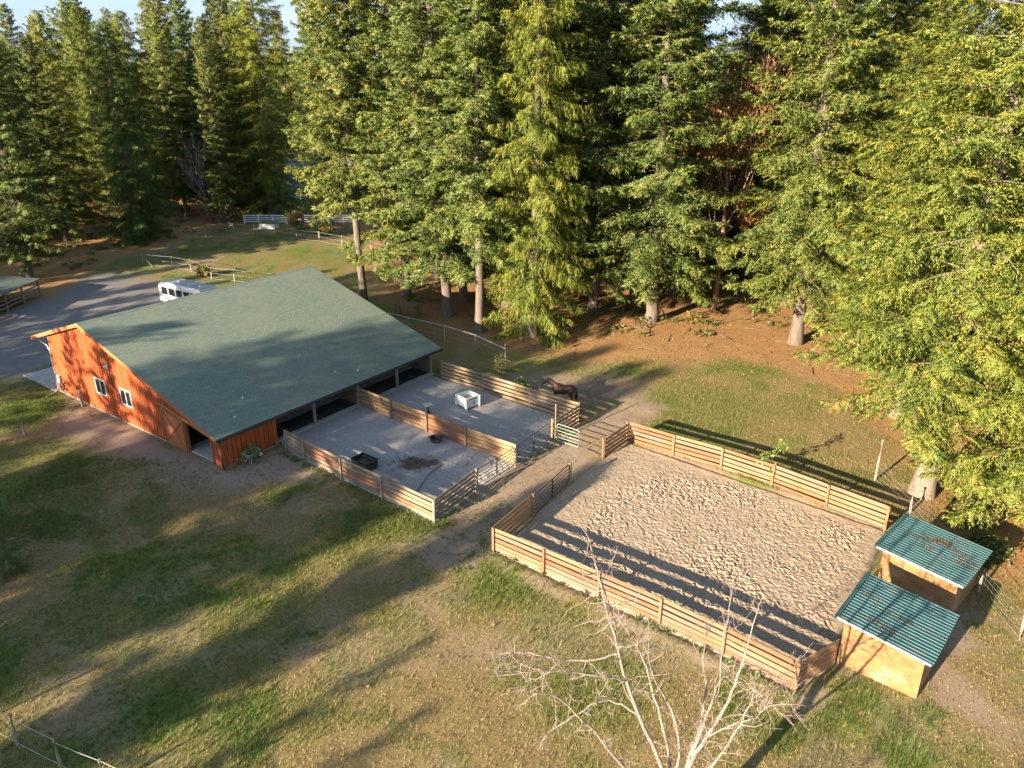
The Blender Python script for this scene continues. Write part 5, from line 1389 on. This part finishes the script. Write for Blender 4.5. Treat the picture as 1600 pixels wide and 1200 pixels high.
# ------------------------------------------------------------------ broadleaf trees and shrubs
def grow(g, VV, FF, p, d, L, r, depth, tips, up=0.15, spread=0.6, kids=3, nsides=5, shrink=0.68):
    n = 4
    P = [p]
    for k in range(n):
        d = unit(d + g.normal(0, 0.13, 3) + np.array([0, 0, up * 0.3]))
        P.append(P[-1] + d * L / n)
    P = np.array(P)
    tube_np(P, np.linspace(r, r * 0.62, n + 1), nsides, VV, FF)
    if depth == 0:
        tips.append((P[-1], d)); tips.append((P[2], d)); return
    for k in range(kids):
        s = g.uniform(0.35, 1.0) if k else 1.0
        bp = np.array([np.interp(s * n, np.arange(n + 1), P[:, c]) for c in range(3)])
        nd = unit(d + g.normal(0, spread, 3) + np.array([0, 0, up]))
        grow(g, VV, FF, bp, nd, L * shrink * g.uniform(0.75, 1.2), r * (0.62 if k == 0 else 0.45), depth - 1, tips, up, spread, kids, max(3, nsides - 1), shrink)

def leaves_from(g, tips, per, rad, ls, name, mat, tint=(0.5, 0.25)):
    T = np.array([t[0] for t in tips])
    pos = np.repeat(T, per, 0) + g.normal(0, rad, (len(T) * per, 3))
    pos[:, 2] = np.maximum(pos[:, 2], 0.05)
    m = len(pos)
    d = unit(g.normal(0, 1, (m, 3)) + np.array([0, 0, -0.2])); wv = unit(np.cross(d, g.normal(0, 1, (m, 3))))
    l = ls * g.uniform(0.6, 1.3, m)
    V = leaf_quads(pos, d, wv, l, l * 0.33)
    me = np_mesh(name, V, np.arange(len(V)).reshape(-1, 4), mat)
    t_ = me.attributes.new('tint', 'FLOAT', 'FACE'); t_.data.foreach_set('value', np.clip(g.normal(tint[0], tint[1], m), 0, 1).astype(np.float32))
    return me

# autumn maple between the firs
g = np.random.default_rng(31)
VV, FF, tips = [], [], []
tube_np(np.array([[0, 0, -0.3], [0.1, 0, 3], [0.2, 0.1, 7], [0.1, 0.2, 11]]), [0.42, 0.34, 0.28, 0.22], 8, VV, FF)
for k in range(16):
    z = 4 + k * 0.75; a = g.uniform(0, 6.28)
    grow(g, VV, FF, np.array([0.1, 0.1, min(z, 11.0)]), unit(np.array([math.cos(a) * 0.8, math.sin(a) * 0.8, 0.3 + k * 0.08])), g.uniform(3.6, 5.2), 0.12, 3, tips, 0.30, 0.42, 3, 5, 0.72)
mp = empty('maple_tree', (21.0, 79.0, 0)); tag(mp, 'half bare maple with orange brown leaves between the dark and sunlit firs', 'tree')
link('trunk', np_mesh('maple_trunk', np.concatenate(VV), np.concatenate(FF), M['bark_rust'], True), mp)
low = [t for t in tips if t[0][2] < 17]
link('crown', leaves_from(g, [tips[i] for i in g.choice(len(tips), len(tips) // 3, False)] + low, 11, 0.40, 0.26, 'maple_leaves', M['autumn']), mp)
mp.scale = (0.72, 0.72, 1.2)

# bare grey tree at the left
g = np.random.default_rng(33)
VV, FF, tips = [], [], []
for k in range(4):
    a = k * 1.6 + 0.4
    grow(g, VV, FF, np.array([0.0, 0, -0.1]), unit(np.array([math.cos(a) * 0.22, math.sin(a) * 0.22, 1.0])), 4.6, 0.17, 4, tips, 0.35, 0.32, 3, 6, 0.72)
bt_ = empty('bare_tree', (-49.6, 130.0, 0)); tag(bt_, 'slender bare grey tree in front of the dark firs at the left', 'tree')
link('trunk', np_mesh('bare_tree', np.concatenate(VV), np.concatenate(FF), M['bark_grey'], True), bt_)
# brush heap below it
g = np.random.default_rng(35); m = MB()
for k in range(70):
    a = g.uniform(0, 6.28); e = g.uniform(0.1, 1.3); L = g.uniform(1.2, 3.6)
    b0 = Vector((g.normal(0, 0.7), g.normal(0, 0.7), 0.1)); m.tube([b0, b0 + Vector((math.cos(a) * math.cos(e), math.sin(a) * math.cos(e), math.sin(e))) * L], [0.07, 0.02], 5)
tag(m.build('brush_heap', M['bark_rust'], loc=(-47.2, 127.0, 0)), 'heap of rusty brown dead branches at the far pasture corner', 'brush heap')

# leafless tree in the foreground
STEMS = {
'S1': [(5.05, 18.0, 2.6), (4.66, 18.08, 3.81), (3.59, 17.36, 6.69), (3.23, 17.55, 7.78), (2.93, 17.27, 9.0), (2.27, 17.11, 11.5), (2.03, 17.0, 12.48)],
'S2': [(5.04, 18.05, 2.6), (4.9, 18.43, 4.09), (4.4, 18.48, 5.91), (4.08, 18.95, 7.03), (3.63, 19.14, 7.84), (3.18, 19.5, 8.45)],
'S3': [(5.1, 18.0, 2.6), (5.65, 18.6, 3.59), (6.16, 18.43, 5.09), (6.67, 18.56, 6.45), (6.92, 18.77, 7.34), (7.22, 19.0, 8.94)],
'S4': [(5.1, 18.05, 2.6), (5.6, 18.58, 3.45), (6.16, 18.99, 5.17), (6.54, 19.53, 5.94), (6.7, 20.1, 6.87), (6.9, 20.5, 8.34)],
'S5': [(5.0, 17.95, 1.9), (3.31, 17.45, 4.6), (2.34, 17.26, 6.21), (1.24, 16.8, 7.93), (0.46, 16.5, 8.29)],
'B1': [(3.23, 17.5, 7.78), (2.51, 17.03, 8.35), (1.62, 16.94, 8.61), (0.85, 16.54, 9.01), (0.0, 16.2, 9.28)],
'B2': [(2.94, 17.27, 8.95), (2.0, 17.14, 8.8), (1.12, 17.18, 8.84), (0.44, 17.26, 9.02), (-0.02, 17.2, 9.04)],
'B3': [(3.59, 17.36, 6.69), (3.01, 17.88, 6.68), (2.4, 17.67, 6.84), (1.85, 17.72, 6.26), (1.04, 17.8, 5.53)],
'B4': [(6.76, 18.6, 6.7), (7.14, 18.59, 6.62), (7.35, 18.13, 6.64), (7.7, 18.0, 6.42)],
'B5': [(6.92, 18.77, 7.34), (7.88, 19.16, 6.59), (8.65, 19.71, 5.78), (9.32, 20.0, 4.09)],
'B6': [(6.0, 18.48, 4.63), (6.69, 18.0, 5.7), (7.16, 17.58, 6.33), (7.21, 17.2, 7.23)],
'S6': [(5.08, 18.05, 2.5), (5.36, 18.91, 3.44), (5.2, 19.21, 4.74), (4.63, 20.4, 5.2), (4.46, 21.0, 6.0)],
'S7': [(5.1, 17.95, 2.4), (6.06, 17.42, 4.81), (6.48, 16.97, 6.75), (6.61, 16.8, 8.07)],
'S8': [(5.1, 18.1, 2.6), (5.91, 19.06, 4.09), (6.3, 19.93, 5.1), (6.27, 20.62, 5.8), (6.64, 21.5, 6.24)],
'B7': [(2.27, 17.11, 11.5), (2.6, 17.3, 10.6), (2.95, 17.4, 9.3)],
}
g = np.random.default_rng(41)
VV, FF = [], []
OB = np.array([5.05, 18.0, 0.0])
tube_np(np.array([[0, 0, -0.3], [0.02, 0, 0.3], [0.0, 0.02, 1.4], [0.03, 0, 2.9]]), [0.30, 0.22, 0.19, 0.16], 10, VV, FF)
def twig(p, d, L, r, depth):
    n = 5; P = [p]
    for k in range(n):
        d = unit(d + g.normal(0, 0.24, 3) + np.array([0, 0, 0.05])); P.append(P[-1] + d * L / n)
    P = np.array(P); tube_np(P, np.linspace(r, max(0.0045, r * 0.4), n + 1), 5 if r > 0.012 else 3, VV, FF)
    if depth > 0:
        for k in range(g.integers(2, 4)):
            i = g.integers(1, n + 1)
            twig(P[i], unit(d * 0.5 + g.normal(0, 0.75, 3)), L * g.uniform(0.3, 0.62), r * 0.55, depth - 1)
for k, pts in STEMS.items():
    P = np.array(pts) - OB
    n = len(P); tt = np.linspace(0, n - 1, (n - 1) * 4 + 1)
    Q = np.stack([np.interp(tt, np.arange(n), P[:, c]) for c in range(3)], 1)
    for it in range(2): Q[1:-1] = (Q[:-2] + 2 * Q[1:-1] + Q[2:]) / 4
    Q[1:-1] += g.normal(0, 0.018, Q[1:-1].shape)
    r0_ = (0.082 if k in ('S1', 'S3') else 0.052) if k[0] == 'S' else 0.026
    tube_np(Q, np.linspace(r0_, 0.011, len(Q)), 8, VV, FF)
    ntw = 19 if k[0] == 'S' else 12
    for j in range(ntw):
        i = g.integers(max(2, len(Q) // 5), len(Q))
        d0 = unit(Q[min(i + 1, len(Q) - 1)] - Q[i - 1])
        twig(Q[i], unit(d0 * 0.45 + g.normal(0, 0.65, 3) + np.array([0, 0, 0.15])), g.uniform(0.4, 1.3), 0.013, 2)
    twig(Q[-1], unit(Q[-1] - Q[-3]), 0.7, 0.013, 2)
ft = empty('leafless_tree', (5.05, 18.0, 0)); tag(ft, 'pale leafless tree with many forked stems in the foreground before the arena', 'tree')
ftm = np_mesh('leafless_tree', np.concatenate(VV), np.concatenate(FF), M['bark_pale'], True)
link('trunk', ftm, ft)
p_ = sN * 5.4 + sA * -12
ft2 = empty('leafless_tree', (float(p_[0]), float(p_[1]), 0), 1.9); ft2.scale = (1.3, 1.3, 1.3)
tag(ft2, 'leafless tree outside the picture casting the forked shadow at the lower right corner', 'tree')
link('trunk', ftm, ft2)

# shrubs
def shrub(label, x, y, h, r, seed, mat='shrub', per=9, ls=0.20, tint=(0.5, 0.25), group='shrubs', stems=9, name='shrub'):
    g = np.random.default_rng(seed); VV, FF, tips = [], [], []
    for k in range(stems):
        a = g.uniform(0, 6.28); sp = g.uniform(0.1, 0.8) * r / h
        grow(g, VV, FF, np.array([0, 0, -0.05]), unit(np.array([math.cos(a) * sp, math.sin(a) * sp, 1.0])), h * 0.48, 0.025, 2, tips, 0.1, 0.55, 3, 4, 0.62)
    o = empty(name, (x, y, 0)); tag(o, label, 'shrub', group)
    link('stems', np_mesh('stems', np.concatenate(VV), np.concatenate(FF), M['bark_rust'], True), o)
    link('foliage', leaves_from(g, tips, per, 0.22, ls, 'foliage', M[mat], tint), o)
    return o
shrub('yellowing bramble thicket right of the thick pale trunk', 26.8, 40.6, 2.3, 2.0, 51, per=12, tint=(0.65, 0.22), stems=14)
shrub('yellow green bramble behind the far shelter roof', 25.6, 37.6, 1.7, 1.7, 52, per=12, tint=(0.5, 0.25), stems=12)
shrub('bramble at the foot of the right edge conifer', 28.6, 39.2, 2.2, 1.8, 53, per=12, tint=(0.55, 0.25), stems=13)
shrub('dark low bush under the trees right of the far shelter', 24.6, 34.6, 1.3, 1.5, 54, per=12, tint=(0.2, 0.15), stems=12)
shrub('straggly yellow shrub in front of the white rail fence', -33.2, 121.5, 3.0, 2.2, 55, per=8, tint=(0.7, 0.2), ls=0.25, stems=12)
shrub('rounded bush with orange base right of the yellow shrub', -27.5, 116.8, 2.0, 2.2, 56, per=12, tint=(0.55, 0.3), ls=0.25, stems=12)
shrub('brownish bush behind the white horse trailer', -37.0, 93.0, 1.3, 1.8, 57, per=7, tint=(0.6, 0.25), stems=10)
shrub('low weeds beside the horse along the far fence', 0.6, 57.2, 0.8, 1.3, 58, 'green_leaf', per=8, ls=0.16, stems=12, name='weeds')
shrub('dry pale weeds at the end of the pipe rail fence', -0.9, 61.3, 1.3, 0.9, 59, per=4, tint=(0.6, 0.15), ls=0.12, stems=8, name='weeds')
shrub('green cuttings heaped in the wheelbarrow', *barn_pt(1.6, -0.72), 0.4, 0.25, 60, 'green_leaf', per=9, ls=0.10, stems=6, name='weeds').location.z = 0.48
# sapling at the arena fence
g = np.random.default_rng(61); VV, FF, tips = [], [], []
grow(g, VV, FF, np.array([0.0, 0, -0.05]), np.array([0, 0, 1.0]), 1.5, 0.035, 3, tips, 0.25, 0.5, 3, 5, 0.6)
sp_ = empty('sapling', (15.9, 43.6, 0)); tag(sp_, 'small leafy sapling growing behind the far arena fence', 'sapling')
link('stem', np_mesh('stem', np.concatenate(VV), np.concatenate(FF), M['bark_rust'], True), sp_)
link('foliage', leaves_from(g, tips, 4, 0.18, 0.22, 'foliage', M['green_leaf'], (0.7, 0.25)), sp_)
sp_.scale = (0.85, 0.85, 0.85)

# ------------------------------------------------------------------ grass, leaf litter
def grass_mesh():
    g = np.random.default_rng(91)
    def field(n, x0, x1, y0, y1):
        return np.column_stack([g.uniform(x0, x1, n), g.uniform(y0, y1, n)])
    P = np.concatenate([field(150000, -30, 26, 19, 46), field(60000, -40, 0, 36, 62), field(50000, 3, 32, 36, 66), field(22000, -48, -14, 86, 124)])
    x, y = P[:, 0], P[:, 1]
    vis = np.abs(x) < 0.70 * (y * 0.925 + 24 * 0.378) + 1.5
    gr, di, gv, li = masks(x, y)
    keep = vis & (poly_dist(x, y, ARENA) < -0.2) & (poly_dist(x, y, PADDOCK) < -0.2) & (poly_dist(x, y, BARN) < -0.15) & (poly_dist(x, y, pad) < -0.1)
    dens = (1 - 0.92 * di) * (1 - gv) * (1 - 0.93 * li) * (0.45 + 0.55 * gr) + 0.02
    keep &= g.random(len(x)) < dens
    x, y, gr = x[keep], y[keep], gr[keep]
    n = len(x); K = 4
    z = ground_z(x, y)
    ta = np.clip(0.80 - 0.78 * gr + g.normal(0, 0.18, n), 0, 1)
    hb = (0.06 + 0.07 * gr) * g.uniform(0.5, 1.8, n)
    a = g.uniform(0, 6.28, (n, K)); lean_ = g.uniform(0.25, 1.5, (n, K))
    base = np.stack([np.repeat(x[:, None], K, 1) + g.normal(0, 0.035, (n, K)), np.repeat(y[:, None], K, 1) + g.normal(0, 0.035, (n, K)), np.repeat(z[:, None], K, 1) - 0.005], -1)
    d = np.stack([np.cos(a) * lean_, np.sin(a) * lean_, np.ones_like(a)], -1) * hb[:, None, None]
    w = np.stack([-np.sin(a), np.cos(a), np.zeros_like(a)], -1) * 0.013
    V = np.stack([base - w, base + w, base + d], 2).reshape(-1, 3)
    me = np_mesh('grass', V, np.arange(len(V)).reshape(-1, 3), M['grass'])
    t_ = me.attributes.new('tint', 'FLOAT', 'FACE'); t_.data.foreach_set('value', np.clip(np.repeat(ta, K) + g.normal(0, 0.08, n * K), 0, 1).astype(np.float32))
    return me
tag(link('grass', grass_mesh()), 'short dry and green grass covering the pasture', 'grass', kind='stuff')

def fence_weeds():
    g = np.random.default_rng(141); LP = []; LT = []
    for line, n, off in ((ANp, 46, -0.28), (NFp, 40, -0.3), (FFp, 26, 0.35), (UFp, 24, 0.3), ([(1.2, 38.71), (-0.98, 35.29), (-2.5, 33.0)], 22, -0.4), ([(0.25, 44.84), (2.63, 48.6)], 5, -0.4)):
        for k in range(n):
            i = g.integers(0, len(line) - 1); t = g.random(); (xa, ya), (xb, yb) = line[i], line[i + 1]
            L = math.hypot(xb - xa, yb - ya); o_ = off * g.uniform(0.5, 2.2)
            x = xa + (xb - xa) * t - (yb - ya) / L * o_; y = ya + (yb - ya) * t + (xb - xa) / L * o_
            m = int(g.uniform(8, 30)); r = g.uniform(0.08, 0.26); z0 = float(ground_z(np.array([x]), np.array([y]))[0])
            a = g.uniform(0, 6.28, m); q = g.random(m)
            pos = np.column_stack([x + r * q * np.cos(a), y + r * q * np.sin(a), z0 + 0.25 * r * g.random(m)])
            d = unit(np.column_stack([np.cos(a) * 0.7, np.sin(a) * 0.7, g.uniform(0.3, 1.2, m)])); wv = unit(np.cross(d, g.normal(0, 1, (m, 3))))
            l = g.uniform(0.07, 0.2, m); LP.append(leaf_quads(pos, d, wv, l, l * 0.2)); LT.append(np.clip(g.normal(g.uniform(0.0, 0.6), 0.1, m), 0, 1))
    V = np.concatenate(LP); me = np_mesh('fence_weeds', V, np.arange(len(V)).reshape(-1, 4), M['green_leaf'])
    t_ = me.attributes.new('tint', 'FLOAT', 'FACE'); t_.data.foreach_set('value', np.concatenate(LT).astype(np.float32))
    return me
tag(link('fence_weeds', fence_weeds()), 'small green weeds growing along the foot of the board fences', 'weeds', kind='stuff')

def scatter_leaves(n, pts_fun, ls, seed, mat, zfun):
    g = np.random.default_rng(seed)
    x, y = pts_fun(g, n); z = zfun(x, y)
    m = len(x)
    d = unit(np.column_stack([g.normal(0, 1, (m, 2)), g.normal(0.1, 0.3, m)])); wv = unit(np.cross(d, np.column_stack([g.normal(0, 0.4, (m, 2)), np.ones(m)])))
    l = ls * g.uniform(0.5, 1.4, m)
    V = leaf_quads(np.column_stack([x, y, z + 0.012]), d, wv, l, l * 0.36)
    me = np_mesh('fallen_leaves', V, np.arange(len(V)).reshape(-1, 4), M[mat])
    t_ = me.attributes.new('tint', 'FLOAT', 'FACE'); t_.data.foreach_set('value', g.random(m).astype(np.float32))
    return me
def under_trees(g, n):
    x = g.uniform(-14, 36, n); y = g.uniform(24, 96, n)
    li = masks(x, y)[3]; k = g.random(n) < li * 0.9 + 0.04
    k &= (poly_dist(x, y, ARENA) < 0) & (poly_dist(x, y, PADDOCK) < 0) & (poly_dist(x, y, BARN) < 0)
    return x[k], y[k]
tag(link('fallen_leaves', scatter_leaves(60000, under_trees, 0.13, 93, 'dead_leaf', ground_z)), 'brown fallen needles and leaves under the trees', 'leaves', kind='stuff')
def undergrowth():
    g = np.random.default_rng(111); LP = []; LT = []
    n = 0
    while n < 330:
        if n < 250: y = g.uniform(70, 112); x = g.uniform(-14, 46)
        else: y = g.uniform(96, 140); x = g.uniform(-0.62, -0.40) * y
        if poly_dist(np.array([x]), np.array([y]), LITTER)[0] < 2.5 and poly_dist(np.array([x]), np.array([y]), LITTER2)[0] < 2.5 or y < 66 + 0.25 * abs(x): continue
        n += 1
        m = int(g.uniform(25, 70)); r = g.uniform(0.3, 0.9); h = r * g.uniform(0.5, 1.3)
        a = g.uniform(0, 6.28, m); q = g.random(m) ** 0.6
        pos = np.column_stack([x + r * q * np.cos(a), y + r * q * np.sin(a), h * (1 - q * 0.6) * g.random(m) + 0.02])
        d = unit(np.column_stack([np.cos(a), np.sin(a), g.uniform(-0.1, 0.9, m)])); wv = unit(np.cross(d, g.normal(0, 1, (m, 3)) + np.array([0, 0, 1.0])))
        l = g.uniform(0.2, 0.5, m); LP.append(leaf_quads(pos, d, wv, l, l * 0.2)); LT.append(np.clip(g.normal(g.uniform(0.15, 0.75), 0.1, m), 0, 1))
    V = np.concatenate(LP); me = np_mesh('undergrowth', V, np.arange(len(V)).reshape(-1, 4), M['shrub'])
    t_ = me.attributes.new('tint', 'FLOAT', 'FACE'); t_.data.foreach_set('value', np.concatenate(LT).astype(np.float32))
    return me
tag(link('undergrowth', undergrowth()), 'ferns and low weeds scattered on the forest floor', 'undergrowth', kind='stuff')
g = np.random.default_rng(113); m = MB()
for k in range(150):
    x, y = g.uniform(-12, 40), g.uniform(58, 92)
    if poly_dist(np.array([x]), np.array([y]), LITTER)[0] < 1.0: continue
    a = g.uniform(0, 6.28); L = g.uniform(0.6, 3.0); z = float(ground_z(np.array([x]), np.array([y]))[0]) + 0.03
    m.tube([(x, y, z), (x + math.cos(a) * L * 0.5 + g.normal(0, 0.08), y + math.sin(a) * L * 0.5, z + g.uniform(0, 0.12)), (x + math.cos(a) * L, y + math.sin(a) * L, z)], [0.035, 0.028, 0.012], 5)
tag(m.build('fallen_branches', M['bark']), 'fallen sticks and branches lying under the trees', 'branches', kind='stuff')
# litter on the shelter roofs
def roof_litter(S, L, W, zl, zr, n, seed, cx, cy, sx, sy, nm):
    g = np.random.default_rng(seed)
    def pf(g, n):
        C_ = np.column_stack([g.normal(cx, sx * 1.2, 16), g.normal(cy, sy * 1.1, 16)]); wgt = g.random(16) ** 2; wgt /= wgt.sum()
        c_ = C_[g.choice(16, n, p=wgt)]
        x = np.clip(c_[:, 0] + g.normal(0, 0.30, n), -0.2, L + 0.2); y = np.clip(c_[:, 1] + g.normal(0, 0.07, n), -0.2, W + 0.2); return x, y
    me = scatter_leaves(n * 4, pf, 0.05, seed, 'needle_litter', lambda x, y: zl + (zr - zl) * x / L + 0.022)
    o = link('roof_litter', me, None, S.location, S.rotation_euler)
    return tag(o, nm, 'leaves', kind='stuff')
roof_litter(S1, 3.2, 3.45, 2.45, 2.12, 260, 95, 0.9, 1.2, 0.9, 0.9, 'dry needles scattered on the near shelter roof')
roof_litter(S2, 3.4, 3.45, 2.45, 2.18, 700, 96, 2.2, 1.6, 0.6, 0.7, 'brown needle litter heaped on the far shelter roof')
# manure heap in the near paddock
g = np.random.default_rng(97); m = MB()
for k in range(150):
    x, y = g.normal(-6.3, 0.95), g.normal(45.3, 0.62); s = g.uniform(0.02, 0.06)
    m.add([(x - s, y - s, 0.02), (x + s, y - s * 0.6, 0.02), (x + s * 0.7, y + s, 0.02), (x - s * 0.8, y + s * 0.7, 0.02), (x, y, 0.04 + s)], [(0, 1, 4), (1, 2, 4), (2, 3, 4), (3, 0, 4)])
M['manure'] = mat_flat('manure', (0.10, 0.065, 0.04), 0.95, var=0.4, nscale=9)
tag(m.build('manure_patch', M['manure']), 'dark scattered manure and bedding in the middle of the near paddock', 'manure', kind='stuff')
